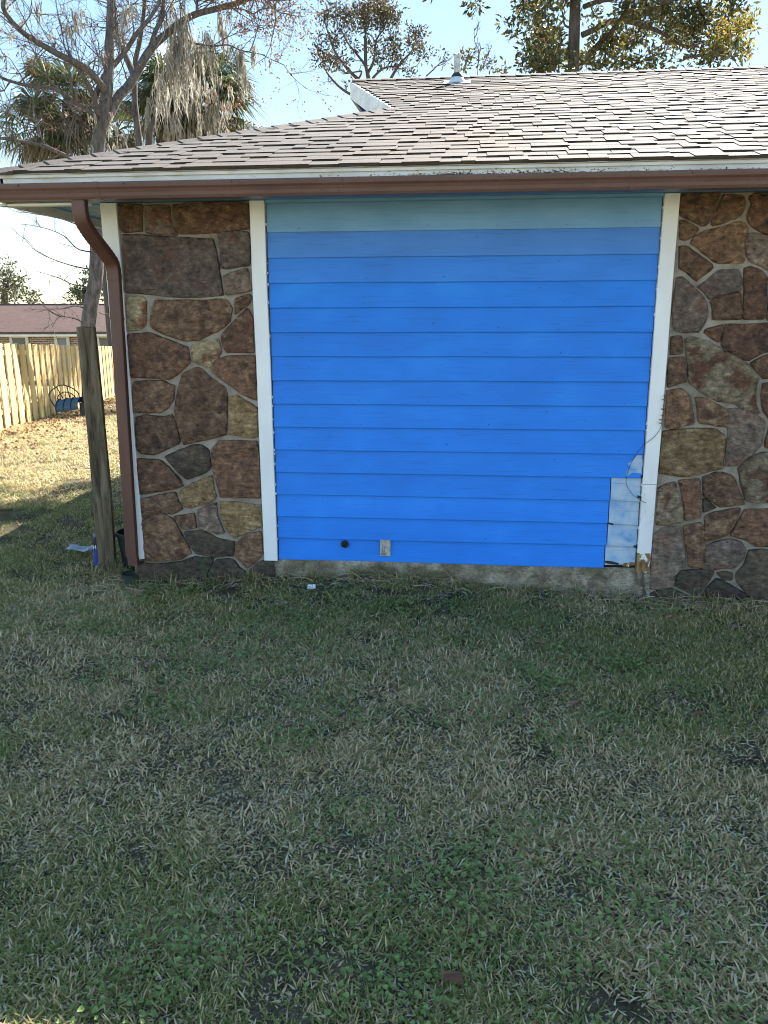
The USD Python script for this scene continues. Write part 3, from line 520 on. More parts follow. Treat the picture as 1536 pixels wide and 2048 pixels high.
# mildew and dirt on the fascia
m_mildew = M('mildew', [(0.3, (0.05, 0.035, 0.022)), (0.7, (0.12, 0.085, 0.05))], s=30, rough=0.95)
mb = MB(); rg = rng_of(8)
for k in range(2200):
    x = rg.choice([rg.normal(1.12, .13), rg.normal(1.62, .14), rg.uniform(.4, 3.2), rg.normal(1.45, .35)]); z = 2.545+abs(rg.normal(0, .013)); s = rg.uniform(.0012, .0042)
    mb.add([[x-s, -.4262, z-s*.6], [x+s, -.4262, z-s*.7], [x+s*.8, -.4262, z+s], [x-s*.7, -.4262, z+s*.8]], [[0, 1, 2, 3]])
obj('mildew', mb.get(), m_mildew, eave, kind='stuff')
obj('soffit_panel', (np.array([[XL+.03,-.40,2.500],[XE,-.40,2.500],[XE,.06,2.505],[XL+.03,.06,2.505]]), [[0,1,2,3]]), m_soffit, eave)
side = MB()
for k in range(3):
    a0 = XL+.03+k*.13; side.add(*box((a0+.002, .06, 2.497), (a0+.128, 8.0, 2.512)))
obj('side_soffit', side.get(), m_soffit, eave)
obj('side_fascia', box((XL+.012, -.425, 2.44), (XL+.032, 8.0, 2.606)), m_fascia, eave)
obj('soffit_edge', box((XL-.02, -.418, 2.440), (-.95, -.36, 2.452)), m_white, eave)
gut = holder('gutter', house, 'brown metal gutter along the eave')
def kprofile():
    out = [(-.428,2.543),(-.428,2.458),(-.505,2.458),(-.512,2.472),(-.515,2.490),(-.522,2.506),(-.531,2.518),(-.534,2.532),(-.534,2.545),(-.526,2.547),(-.526,2.540)]
    inn = [(-.529,2.536),(-.528,2.521),(-.518,2.508),(-.511,2.492),(-.508,2.474),(-.502,2.462),(-.432,2.462),(-.432,2.543)]
    return out+inn
obj('channel', extrude_x(kprofile(), np.linspace(-1.62, XE, 60)), m_gutter, gut)
mb = MB(); mb.add(*box((-1.6225, -.532, 2.459), (-1.6195, -.428, 2.545))); obj('end_cap', mb.get(), m_gutter, gut)
for k, x in enumerate(np.arange(-1.3, 4.5, .62)):
    obj('spike', trimesh.creation.cylinder(.005, .012, sections=8).apply_transform(trimesh.transformations.rotation_matrix(math.pi/2, [1, 0, 0])).apply_translation([x, -.536, 2.534]), m_gutter, gut)
for x in (-.86, 2.1):
    obj('seam_band', extrude_x([(-.427,2.456),(-.507,2.456),(-.514,2.472),(-.517,2.490),(-.524,2.506),(-.533,2.518),(-.536,2.532),(-.536,2.547),(-.52,2.549),(-.52,2.5),(-.427,2.47)], [x, x+.03]), m_gutter, gut)

ds = holder('downspout', house, 'brown rectangular downspout bending back to the corner of the house')
def sweep_spout(path, xo, w=.080, d=.058, corr=0):
    prof = []
    n = 28
    for k in range(n):                                  # rounded rectangle with grooves in the broad face
        a = k/n*2*math.pi; c, s = math.cos(a), math.sin(a); e = .35
        prof.append((np.sign(c)*abs(c)**e*w/2, np.sign(s)*abs(s)**e*d/2))
    prof = np.array(prof); g = np.cos(prof[:, 0]/w*2*math.pi*3)*.0028*(np.abs(prof[:, 0]) < w*.42); prof[:, 1] -= np.sign(prof[:, 1])*g
    P = np.array(path); t = np.gradient(P, axis=0); t /= np.linalg.norm(t, axis=1, keepdims=True)
    nrm = np.c_[t[:, 1], -t[:, 0]]                       # in the (y, z) plane
    xo = np.asarray(xo)
    cor = 1+corr*(np.arange(len(P)) % 2)
    v = np.zeros((len(P), n, 3)); v[:, :, 0] = xo[:, None]+prof[None, :, 0]*cor[:, None]
    v[:, :, 1] = P[:, 0, None]+nrm[:, 0, None]*prof[None, :, 1]*cor[:, None]; v[:, :, 2] = P[:, 1, None]+nrm[:, 1, None]*prof[None, :, 1]*cor[:, None]
    I, J = np.meshgrid(np.arange(len(P)-1), np.arange(n), indexing='ij')
    q = np.stack([I*n+J, I*n+(J+1) % n, (I+1)*n+(J+1) % n, (I+1)*n+J], -1).reshape(-1, 4)
    return v.reshape(-1, 3), q
bend = spline([(-.468,2.462),(-.468,2.40),(-.455,2.355),(-.41,2.315),(-.14,2.165),(-.095,2.135),(-.078,2.09),(-.076,2.03)], 40)
obj('elbow', sweep_spout(bend, np.full(len(bend), -.975), corr=.045), m_spout, ds, smooth=50)
zz = np.linspace(2.06, .20, 22)
obj('pipe', sweep_spout(np.c_[np.full(22, -.074), zz], -.975-.035*(2.06-zz)/1.86, .078, .056), m_spout, ds, smooth=50)
for z in (2.06, 1.80): obj('strap', sweep_spout(np.c_[np.full(2, -.074), [z, z-.012]], np.full(2, -.975-.035*(2.06-z)/1.86), .084, .062), m_spout, ds, smooth=50)
low = np.c_[np.full(8, -.074), np.linspace(.27, .135, 8)]
obj('crushed_end', sweep_spout(low, np.full(8, -1.009)+np.linspace(0, .006, 8), .070, .050), m_spout, ds, smooth=50)

# ------------------------------------------------------------------ roof
HIPX = lambda y: XL+(y-EY)                       # hip line in plan
XG = 0.66; YG = XG-XL+EY                          # where the gablet's rake meets the hip line
A0 = np.array([0.03, RY, front(RY)])              # gablet apex, jutting out over the hip
roof = holder('roof', house, 'weathered grey brown shingled hip roof with a small gable at its left end')
H0 = np.array([XG, YG, front(YG)])
mb = MB(); d = -.012
def dn(p): p = np.array(p, float); p[2] += d; return p
BY = 2*RY-EY
HL = dn([XL, EY, EZ]); HLb = dn([XL, BY, EZ]); H0b = np.array([XG, 2*RY-YG, H0[2]])
mb.add([HL, dn([XE, EY, EZ]), dn([XE, YG, H0[2]]), dn(H0)], [[0, 1, 2, 3]])
mb.add([dn(H0), dn([XE, YG, H0[2]]), dn([XE, RY, A0[2]]), dn(A0)], [[0, 1, 2, 3]])
mb.add([HLb, dn([XE, BY, EZ]), dn([XE, 2*RY-YG, H0[2]]), dn(H0b)], [[3, 2, 1, 0]])
mb.add([dn(H0b), dn([XE, 2*RY-YG, H0[2]]), dn([XE, RY, A0[2]]), dn(A0)], [[3, 2, 1, 0]])
mb.add([HL, dn(H0), dn(H0b), HLb], [[0, 1, 2, 3]])
obj('deck', mb.get(), m_shingle, roof)
# shingles on the front slope
rg = rng_of(21); EXP = 0.135; cs = math.cos(math.atan(SL)); sn = math.sin(math.atan(SL)); slen = (RY-EY)/cs; rows = int(slen/EXP)
def onslope(x, s, h): return np.array([x, EY+s*cs-h*sn, EZ+s*sn+h*cs])
pieces = []
def left_limit(s):
    y = EY+s*cs
    if y <= YG: return HIPX(y)+.02
    return XG+(A0[0]-XG)*(y-YG)/(RY-YG)
for rix in range(rows+1):
    s0 = rix*EXP-.012 if rix else -.015
    if rix == 0: s0 = -.015
    x = left_limit(max(s0, 0))-rg.uniform(0, .1); thick = rg.random() < .5
    off = 0
    while x < 7.0:
        w = rg.uniform(.075, .22); L = max(left_limit(max(s0, 0)), x); R = x+w
        if R > L+.02:
            h = (rg.uniform(.0150, .0158) if thick else rg.uniform(.0110, .0115)); jb = rg.uniform(-.0015, .0015)
            s1 = min(s0+EXP*1.15, slen)
            lx1 = max(L, left_limit(s1)) if x < left_limit(s1) else L
            sk = rg.uniform(-.006, .006)
            a, b = onslope(L, s0+jb, h), onslope(R-.0015, s0+jb, h)
            c, e = onslope(R+sk, s1, h-.006), onslope(lx1+sk, s1, h-.006)
            a2, b2 = onslope(L, s0+jb+.022, -.010), onslope(R-.0015, s0+jb+.022, -.010); c2, e2 = onslope(R+sk, s1, -.010), onslope(lx1+sk, s1, -.010)
            pieces.append((s0, abs((L+R)/2-1.2), np.array([a2, b2, c2, e2, a, b, c, e])))
        x = R; thick = (not thick) if rg.random() < .72 else thick
order = sorted(range(len(pieces)), key=lambda i: pieces[i][0] + (100 if pieces[i][1] > 2.9 else 0))
for i in order[:300]: obj('shingle', (pieces[i][2], BOXF), m_shingle, roof)
mb = MB()
for i in order[300:]: mb.add(pieces[i][2], BOXF)
obj('shingle_field', mb.get(), m_shingle, roof, kind='stuff')
# hip and ridge caps
def cap(p, q, wv, th, name='hip_cap'):
    p, q = np.array(p, float), np.array(q, float); d = (q-p)/np.linalg.norm(q-p); s = np.cross(d, [0, 0, 1]); s /= np.linalg.norm(s); u = np.cross(s, d)
    sec = [(-wv, -wv*.30), (-wv*.15, .004), (0, .008), (wv*.15, .004), (wv, -wv*.30)]
    v = []
    for e, lift in ((p, th), (q, .002)):
        for a, b in sec: v.append(e+s*a+u*(b+lift))
        for a, b in sec: v.append(e+s*a+u*(b+lift-.014))
    v = np.array(v); f = []
    for k in range(4): f += [[k, k+1, 11+k, 10+k], [5+k, 15+k, 16+k, 6+k], [k, 5+k, 6+k, k+1], [10+k, 11+k, 16+k, 15+k]]
    f += [[0, 10, 15, 5], [4, 9, 19, 14]]
    obj(name, (v, f), m_shingle, roof)
hd = np.array([1, 1, SL]); hn = np.linalg.norm(hd); hl = (YG-EY)*hn; C0 = np.array([XL, EY, EZ+.006])
t = 0
while t < hl-.05:
    cap(C0+hd/hn*t, C0+hd/hn*min(t+.21, hl), .085, .010); t += .15
x = A0[0]+.02
while x < 7: cap((x, RY, A0[2]+.012), (x+.2, RY, A0[2]+.012), .09, .009, 'ridge_cap'); x += .15
# gablet: two rake boards and the recessed wall
for sgn in (1, -1):
    a = A0.copy(); h = H0.copy() if sgn > 0 else H0b.copy()
    out = np.array([-.012, 0, 0]); dz = np.array([0, 0, .155])
    top = lambda q: q+np.array([0, 0, .004]); 
    P = [top(a)+out, top(h)+out, top(h)-dz*1.05+out, top(a)-dz+out]
    Qs = [q+np.array([.03, 0, 0]) for q in P]
    obj('rake_board', (np.array(P+Qs), [[0, 1, 2, 3], [7, 6, 5, 4], [0, 4, 5, 1], [1, 5, 6, 2], [2, 6, 7, 3], [3, 7, 4, 0]]), m_fascia, roof, label='white rake board of the small gable' if sgn > 0 else None)
obj('gable_wall', (np.array([[XG+.05, YG-.05, H0[2]-.12], [XG+.05, 2*RY-YG+.05, H0[2]-.12], [XG+.05, RY, A0[2]-.03]]), [[0, 2, 1]]), m_blue, roof)
obj('rake_soffit', (np.array([A0-[0, 0, .05], H0-[0, 0, .05], [XG+.05, YG, H0[2]-.05], [XG+.05, RY, A0[2]-.05]]), [[0, 1, 2, 3]]), m_soffit, roof)
# plumbing vent
vb = at(914, 166, 3.05); vy = None
for yy_ in np.arange(1.5, 3.8, .01):
    q = at(914, 167, yy_)
    if q[2] <= front(yy_): vy = yy_; break
vx = at(914, 167, vy)[0]; vz = front(vy)
vent = holder('roof_vent', house, 'grey plumbing vent pipe with metal flashing near the ridge')
sa = math.atan(SL); Rt = trimesh.transformations.rotation_matrix(sa, [1, 0, 0])
fl = boardbox((-.13, -.12, 0), (.13, .12, .006), .002); fl.apply_transform(Rt); fl.apply_translation([vx, vy, vz+.010]); obj('flashing', fl, m_galv, vent)
cone = trimesh.creation.revolve([[0, 0], [.085, 0], [.078, .02], [.058, .055], [.045, .062], [0, .062]], sections=24); cone.apply_translation([vx, vy, vz-.005]); obj('flashing_cone', cone, m_galv, vent, smooth=40)
rb = trimesh.creation.revolve([[0, .05], [.060, .058], [.052, .075], [.036, .095], [0, .098]], sections=24); rb.apply_translation([vx, vy, vz-.005]); obj('rubber_collar', rb, m_rubber, vent, smooth=40)
pp = trimesh.creation.revolve([[0, 0], [.031, 0], [.0315, .2], [.030, .205], [.026, .205], [.026, .15], [0, .15]], sections=24); pp.apply_translation([vx, vy, vz+.04]); obj('pipe', pp, m_pipe, vent, smooth=40)

# ------------------------------------------------------------------ post, hose hanger, clutter at the corner
def rough_post(cx, cy, z0, z1, w, d, rot, seed):
    n, k = 60, 20; v = np.zeros((n, k, 3)); zz = np.linspace(z0, z1, n)
    base = []
    for i in range(k):
        s = i/k*4; sd = int(s); t = s-sd
        c = [(-1, -1), (1, -1), (1, 1), (-1, 1)]; a, b = np.array(c[sd]), np.array(c[(sd+1) % 4]); q = a+(b-a)*t
        if t == 0: q = q*.93
        base.append(q*[w/2, d/2])
    base = np.array(base); R = np.array([[math.cos(rot), -math.sin(rot)], [math.sin(rot), math.cos(rot)]])
    for i, z in enumerate(zz):
        b = base*(1+.03*math.sin(z*4+seed)*.5); nzv = fbm(np.c_[base*18, np.full(k, z*2.2)], 3, seed)-.5
        b = b*(1+nzv[:, None]*.16); b = b@R.T; v[i, :, 0] = cx+b[:, 0]+.006*math.sin(z*2); v[i, :, 1] = cy+b[:, 1]; v[i, :, 2] = z
    v[-1, :, 2] += rng_of(seed).uniform(-.008, .004, k)
    I, J = np.meshgrid(np.arange(n-1), np.arange(k), indexing='ij')
    q = np.stack([I*k+J, I*k+(J+1) % k, (I+1)*k+(J+1) % k, (I+1)*k+J], -1).reshape(-1, 4); vv = np.vstack([v.reshape(-1, 3), v[-1].mean(0)+[0, 0, -.004]])
    f = np.vstack([q[:, [0, 1, 2]], q[:, [0, 2, 3]], [[(n-1)*k+j, (n-1)*k+(j+1) % k, n*k] for j in range(k)]])
    return vv, f
obj('wooden_post', rough_post(-1.385, .33, -.2, 1.735, .125, .105, .32, 5), m_post, smooth=35, label='weathered grey brown wooden post standing before the house corner', cat='post')
hg = thing('hose_hanger', 'blue steel garden hose hanger with wire loops on the wooden post', 'hose hanger')
nA = 13; ang = np.linspace(math.radians(200), math.radians(20), nA); xs = np.linspace(-1.64, -1.47, 7); v = []
for x in xs:
    for a in ang: v.append([x, .33+.066*math.cos(a), 1.165+.060*math.sin(a)+(x+1.655)*.14])
v = np.array(v); v2 = v.copy(); cen = np.array([0, .33, 1.15]); v2[:, 2] -= .003; v2[:, 1] += (0.33-v2[:, 1])*.03
I, J = np.meshgrid(np.arange(6), np.arange(nA-1), indexing='ij'); q = np.stack([I*nA+J, (I+1)*nA+J, (I+1)*nA+J+1, I*nA+J+1], -1).reshape(-1, 4)
obj('tray', (np.vstack([v, v2]), np.vstack([q, q[:, ::-1]+len(v)])), m_hanger, hg, smooth=40)
for x in (-1.635, -1.58, -1.525): obj('rib', tube([[x, .33+.069*math.cos(a), 1.166+.063*math.sin(a)+(x+1.655)*.14] for a in ang], .0035, 6), m_hanger, hg, smooth=True)
def loop(px): return spline([at(x, y, .36) for x, y in px], 26)
obj('wire_loop', tube(loop([(116,819),(100,797),(98,791),(108,777),(124,770),(142,775),(158,790),(156,800)]), .0042, 6), m_wire, hg, smooth=True)
obj('wire_loop', tube(loop([(122,804),(115,796),(120,788),(130,784),(142,787),(150,795),(148,801)]), .0040, 6), m_wire, hg, smooth=True)
for a, b in (((113,774),(126,797)), ((133,771),(140,797))): obj('wire_spoke', tube(loop([a, ((a[0]+b[0])/2, (a[1]+b[1])/2), b]), .0036, 6), m_wire, hg, smooth=True)
obj('bracket', box((-1.47, .29, 1.12), (-1.43, .36, 1.21)), m_wire, hg)
pot = thing('plant_pot', 'black plastic plant pot half hidden between post and downspout', 'pot')
obj('body', trimesh.creation.revolve([[0, 0], [.095, 0], [.125, .27], [.118, .27], [.092, .03], [0, .03]], sections=28).apply_translation([-1.21, .44, -.05]), m_pot, pot, smooth=40)
obj('rim', trimesh.creation.revolve([[.124, .255], [.135, .257], [.136, .282], [.122, .284], [.118, .27]], sections=28).apply_translation([-1.21, .44, -.05]), m_pot, pot, smooth=40)
pot2 = thing('flower_pot', 'small dark mossy flower pot under the end of the downspout', 'pot')
obj('body', trimesh.creation.revolve([[0, 0], [.05, 0], [.065, .10], [.06, .10], [.046, .015], [0, .015]], sections=20).apply_translation([-1.065, .01, -.06]), M('mossy_clay', [(.3, (.02, .035, .022)), (.7, (.05, .07, .045))], s=20, rough=.9), pot2, smooth=40)
obj('rim', trimesh.creation.revolve([[.064, .09], [.070, .09], [.070, .106], [.062, .106]], sections=20).apply_translation([-1.065, .01, -.06]), m_pot, pot2, smooth=40)
can = thing('spray_can', 'blue can with dark lettered band leaning behind the wooden post', 'can')
cp = np.array([-1.50, .42, -.04])
obj('body', trimesh.creation.revolve([[0, 0], [.033, 0], [.035, .004], [.035, .13], [0, .13]], sections=24).apply_translation(cp), m_canblue, can, smooth=40)
obj('label_band', trimesh.creation.revolve([[0, .13], [.0352, .13], [.0352, .215], [.030, .228], [0, .228]], sections=24).apply_translation(cp), m_candark, can, smooth=40)
obj('cap', trimesh.creation.revolve([[0, .22], [.022, .22], [.022, .25], [.018, .256], [0, .256]], sections=20).apply_translation(cp), m_print, can, smooth=40)
tm = meshkit.text_mesh('H', .030, .002, bold=True); tv = np.array(tm.vertices); tv = np.c_[tv[:, 0]-.020, -tv[:, 2]-.0352, tv[:, 1]+.140]+cp
obj('letter', (tv, tm.faces), m_paper, can)
def crumple(c, sx, sy, sz, seed, n=7):
    xs = np.linspace(-1, 1, n); X, Y = np.meshgrid(xs, xs, indexing='ij'); r = rng_of(seed)
    Z = (fbm(np.stack([X*1.6, Y*1.6, 0*X+seed], -1), 3, seed))*sz*2; v = np.stack([X*sx+r.normal(0, sx*.08, X.shape), Y*sy+r.normal(0, sy*.08, X.shape), Z], -1).reshape(-1, 3)+c
    I, J = np.meshgrid(np.arange(n-1), np.arange(n-1), indexing='ij'); return v, np.stack([I*n+J, (I+1)*n+J, (I+1)*n+J+1, I*n+J+1], -1).reshape(-1, 4)
obj('plastic_scrap', crumple(np.array([-1.72, .62, -.02]), .10, .07, .05, 4), M('pale_blue_plastic', [(.3, (.30, .36, .46)), (.7, (.42, .47, .55))], s=20, rough=.4), label='pale blue crumpled plastic scrap in the grass left of the post', cat='litter', smooth=20)
pc = at(622, 1184, -.22); lit = thing('paper_packet', 'small white torn packet lying on the grass below the siding', 'litter')
bx = boardbox((-.027, -.012, 0), (.027, .012, .045), .004); bx.apply_transform(trimesh.transformations.rotation_matrix(-.5, [1, 0, 0])); bx.apply_transform(trimesh.transformations.rotation_matrix(.15, [0, 0, 1])); bx.apply_translation([pc[0]+.005, -.22, .035]); obj('packet', bx, m_paper, lit)
obj('print', boardbox((pc[0]-.014, -.240, .047), (pc[0]+.018, -.236, .055), .0005), m_print, lit)
obj('flap', crumple(np.array([pc[0]-.02, -.26, .028]), .03, .014, .008, 9, 5), m_paper, lit, smooth=20)
# dead vine on the right trim
vine = thing('dead_vine', 'thin dead vine with curled brown leaves on the right trim board', 'vine')
st = spline([at(x, y, Yv) for x, y, Yv in [(1330,792,-.03),(1327,815,-.03),(1324,835,-.03),(1322,853,-.025),(1310,872,-.02),(1288,890,-.016),(1270,912,-.010),(1257,940,-.008),(1252,962,-.008),(1262,985,-.012),(1280,1000,-.02),(1292,1006,-.03)]], 60)
obj('stem', tube(st, .0017, 5), m_wire, vine)
rg = rng_of(31)
for i, (x, y) in enumerate([(1331,796),(1327,803),(1329,814),(1326,822),(1325,834),(1323,843),(1321,850)]):
    c = at(x, y, -.035); obj('leaf', crumple(c, .012, .010, .012, 50+i, 4), m_deadleaf, vine, smooth=30)
rt = thing('dead_root', 'dry brown root hanging below the rotted trim end', 'root')
for k in range(3):
    obj('strand', tube(spline([[2.44+.012*k, -.01, .165], [2.45-.01*k, -.025, .10], [2.455+.006*k, -.02, .03], [2.44+.02*k, -.03, -.05]], 12), .0055-.001*k, 5), m_darkbark, rt, smooth=True)

# ------------------------------------------------------------------ fence
fence = thing('picket_fence', 'pale yellow wooden picket fence along the side yard', 'fence')
F1, F2 = np.array([-6.55, 7.56]), np.array([-8.69, 16.9]); fd = (F2-F1)/np.linalg.norm(F2-F1); fn = np.array([fd[1], -fd[0]])
if fn[0] < 0: fn = -fn
ft = lambda y: np.interp(y, [7.5, 16.9], [1.352, .91])    # top of the fence
rg = rng_of(44); per = .41; s = -5.0
def fbox(s0, s1, n0, n1, z0, z1):
    c = [F1+fd*a+fn*b for a, b in ((s0, n0), (s1, n0), (s1, n1), (s0, n1))]
    return np.array([[*q, z] for z in (z0, z1) for q in c]), BOXF
while s < 13.5:
    P = F1+fd*s; zg = float(gz(*P))
    for off, n0 in ((0, 0.0), (per/2, -.055)):
        w = .27+rg.uniform(-.012, .012); zt = ft(P[1])+rg.uniform(-.012, .012)-(0.01 if off else 0)
        v, f = fbox(s+off, s+off+w, n0, n0+.019, zg-.05, zt); v[4:6, 2] += rg.uniform(-.006, .006)
        lean = rg.normal(0, .004); v[4:, :2] += fd*lean
        obj('picket', (v, f[:, ::-1]), m_fence, fence)
    s += per
for h in (.25, .75, 1.25):
    mb = MB()
    for k in range(18):
        s0, s1 = -5+k*1.0, -4+k*1.0; v, f = fbox(s0, s1, -.036, -.001, 0, .085)
        for i in range(8):
            y = v[i, 1]; v[i, 2] += float(gz(v[i, 0], y))+h
        mb.add(v, f)
    obj('rail', mb.get(), m_fence, fence)

# ------------------------------------------------------------------ neighbour's house
nb = thing('neighbour_house', 'low brick house with brown shingled roof beyond the picket fence', 'house')
E1, E2 = np.array([-17.25, 25.95]), np.array([-14.07, 26.27]); nd = (E2-E1)/np.linalg.norm(E2-E1); nn = np.array([-nd[1], nd[0]])
def N(a, b, z): q = E1+nd*a+nn*b; return [q[0], q[1], z]
def nbox(a0, a1, b0, b1, z0, z1): return np.array([N(a0,b0,z0),N(a1,b0,z0),N(a1,b1,z0),N(a0,b1,z0),N(a0,b0,z1),N(a1,b0,z1),N(a1,b1,z1),N(a0,b1,z1)]), BOXF
nm = usdkit.material(stage, '/World/Looks/neighbour_brick', {'g': ('geometry', {}), 'mp': ('mapping', {'rotation': (math.radians(90), 0, 0)}), 'b': ('brick_texture', {'scale': 1.0, 'brick_width': 0.21, 'row_height': 0.075, 'mortar_size': 0.012,
    'color1': (0.16, 0.075, 0.055), 'color2': (0.26, 0.15, 0.11), 'mortar': (0.40, 0.36, 0.32)}), 'p': ('principled_bsdf', {'roughness': 0.9})}, [('g.position', 'mp.vector'), ('mp.vector', 'b.vector'), ('b.color', 'p.base_color')], surface='p.BSDF')
obj('wall', nbox(-14, 13, .55, 8.5, -1.6, .96), nm, nb)
zr, ze = 2.22, 1.11
obj('roof', (np.array([N(-14.5,-.02,ze),N(13.5,-.02,ze),N(13.5,4.7,zr),N(-14.5,4.7,zr),N(-14.5,9.4,ze),N(13.5,9.4,ze),N(-14.5,0,ze-.06),N(13.5,0,ze-.06)]), [[0,1,2,3],[3,2,5,4],[6,7,1,0]]), m_nroof, nb)
obj('ridge_cap', nbox(-14.5, 13.5, 4.6, 4.8, zr-.02, zr+.03), m_darkbark, nb)
obj('drip_edge', nbox(-14.4, 13.4, -.03, .0, ze-.09, ze-.015), m_darkbark, nb)
obj('fascia', nbox(-14.4, 13.4, 0, .03, ze-.17, ze-.09), m_cream, nb)
obj('soffit', nbox(-14.4, 13.4, .03, .55, ze-.19, ze-.16), m_cream, nb)
def npx(px):                                   # along-wall coordinate of a picture column
    d = ray(px, 680)[:2]; A = np.array([d, -nd]).T; rhs = E1+nn*.5-EYE[:2]; return np.linalg.solve(A, rhs)[1]
for i, (x0, x1) in enumerate([(22, 54), (112, 136), (196, 240)]):
    a, b = npx(x0), npx(x1); w = holder('window', nb)
    obj('pane', nbox(a, b, .50, .54, -.3, .90), m_greypanel if i == 1 else m_glass, w)
    for u in (a, b): obj('frame', nbox(u-.06, u+.06, .47, .56, -.35, .925), m_cream, w)
    obj('frame', nbox(a, b, .475, .555, .86, .925), m_cream, w)

# ------------------------------------------------------------------ trees
def grow(p, d, L, r, lvl, out, rg, tips, spread=.9, seg=5, upb=.05):
    pts = [np.array(p, float)]; d = np.array(d, float); d /= np.linalg.norm(d)
    for k in range(seg):
        d = d+rg.normal(0, .22, 3)+np.array([0, 0, upb]); d /= np.linalg.norm(d); pts.append(pts[-1]+d*L/seg)
    out.append((np.array(pts), np.linspace(r, r*.35, seg+1), lvl))
    if lvl <= 0: tips.append((pts[-1], d)); tips.append((pts[-2], d)); return
    for k in range(rg.integers(3, 6)):
        t = rg.uniform(.25, 1.0); i = min(int(t*seg), seg-1); q = lerp(pts[i], pts[i+1], t*seg-i)
        nd_ = d+rg.normal(0, spread, 3)*[1, 1, .8]
        grow(q, nd_, L*rg.uniform(.45, .7), max(r*.5, .0035), lvl-1, out, rg, tips, spread, max(3, seg-1), upb)
def limb_pts(pts, Y0):                          # (px, py, dy)
    return np.array([at(a, b, Y0+c) for a, b, c in pts])
def leaf_mesh(C, D, L, Wd, rg, fold=.15):
    n = len(C); D = D/np.linalg.norm(D, axis=1, keepdims=True); s = np.cross(D, rg.normal(0, 1, (n, 3))); s /= np.linalg.norm(s, axis=1, keepdims=True); u = np.cross(s, D)
    L = np.broadcast_to(L, n)[:, None]; Wd = np.broadcast_to(Wd, n)[:, None]
    v = np.stack([C, C+D*L*.5+s*Wd*.5+u*L*fold, C+D*L, C+D*L*.5-s*Wd*.5+u*L*fold], 1)
    b = np.arange(n)[:, None]*4; f = np.vstack([b+[0, 1, 2], b+[0, 2, 3]]); return v.reshape(-1, 3), f
def ball(rg, n, c, r, flat=1.0):
    d = rg.normal(0, 1, (n, 3)); d /= np.linalg.norm(d, axis=1, keepdims=True); return np.array(c)+d*(rg.random((n, 1))**.45)*r*[1, 1, flat]
def tubes(items, sides):
    mb = MB()
    for p, r, l in items: mb.add(*tube(p, r, sides[min(l, len(sides)-1)], cap=False))
    return mb.get()

# -- bare tree with hanging moss, its trunk rising behind the post
TA = 11.0
bt = thing('bare_tree', 'big bare grey tree with a leaning trunk seen beside the downspout', 'tree')
pA = at(1, 1, TA); k = np.linalg.norm(at(200, 300, TA)-at(201, 300, TA))
tr = limb_pts([(178,850,0),(178,760,0),(176,690,0),(176,655,0),(184,600,0),(191,560,0),(194,500,0),(195,420,0),(194,340,0),(196,290,0),(203,250,0),(211,205,.1),(217,150,.2),(219,90,.3),(221,20,.4),(223,-60,.5)], TA)
tr = np.vstack([[tr[0][0], tr[0][1], float(gz(tr[0][0], tr[0][1]))-.2], tr]); trs = spline(tr, 60)
dd = np.linspace(0, 1, 60); rad = np.interp(dd, [0, .1, .3, .62, 1], [16, 15, 14, 13, 5.5])*k
obj('trunk', tube(trs, rad, 14), m_bark, bt, smooth=True)
limbsA = [([(198,230,0),(190,195,.1),(200,172,.2),(209,152,.3),(225,133,.4),(254,98,.6),(273,68,.7),(300,35,.9),(318,5,1.0),(330,-40,1.2)], 6.5, 2.5),
 ([(208,180,0),(201,168,-.2),(166,133,-.5),(117,109,-.8),(88,92,-1),(47,66,-1.3),(25,45,-1.5),(8,20,-1.7),(10,-10,-1.8)], 7, 3.5),
 ([(200,240,0),(193,215,-.2),(187,195,-.3),(172,162,-.4),(156,137,-.5),(141,120,-.6),(138,100,-.6)], 6, 2.5),
 ([(200,250,0),(185,228,-.2),(156,209,-.4),(127,187,-.7),(105,176,-.8),(59,172,-1.0),(20,162,-1.3),(-10,148,-1.5)], 5, 2.2),
 ([(190,330,0),(146,316,-.4),(117,305,-.6),(86,291,-.8),(49,283,-1),(29,279,-1.2),(-10,276,-1.4)], 4.5, 2.5),
 ([(203,260,0),(222,222,.2),(240,190,.4),(254,176,.6),(273,146,.8),(300,100,1.0),(341,61,1.3),(364,43,1.5),(396,27,1.7),(432,18,1.9),(478,5,2.2),(500,-4,2.3)], 10, 5),
 ([(268,152,.8),(262,137,.9),(248,105,1.0),(234,74,1.1),(228,20,1.2),(225,-40,1.3)], 6.5, 4),
 ([(302,94,1.0),(312,60,1.1),(325,34,1.2),(327,0,1.3),(328,-40,1.4)], 5, 3),
 ([(395,27,1.7),(394,10,1.7),(400,-20,1.8)], 3.5, 2.5),
 ([(350,52,1.4),(372,75,1.5),(395,88,1.4),(420,92,1.5),(455,90,1.6),(480,100,1.7),(502,105,1.7),(530,110,1.8)], 2.6, .8),
 ([(478,5,2.2),(540,-35,2.2),(620,-70,2.2),(700,-120,2.0),(760,-190,1.8)], 5, 2), ([(540,-35,2.2),(600,-40,2.6),(660,-50,3.0)], 3, 1), ([(223,-60,.5),(250,-130,.8),(330,-190,1.2),(450,-230,1.6)], 5, 2.5), ([(330,-40,1.3),(400,-90,1.6),(500,-120,1.9),(600,-160,2.2)], 3.5, 1.5),
 ([(440,16,1.9),(480,18,2.0),(508,30,2.1),(515,55,2.1)], 2.0, .7), ([(480,5,2.2),(520,-2,2.3),(545,2,2.3),(552,14,2.3)], 1.8, .7)]
rg = rng_of(77); twigs = []; tips = []
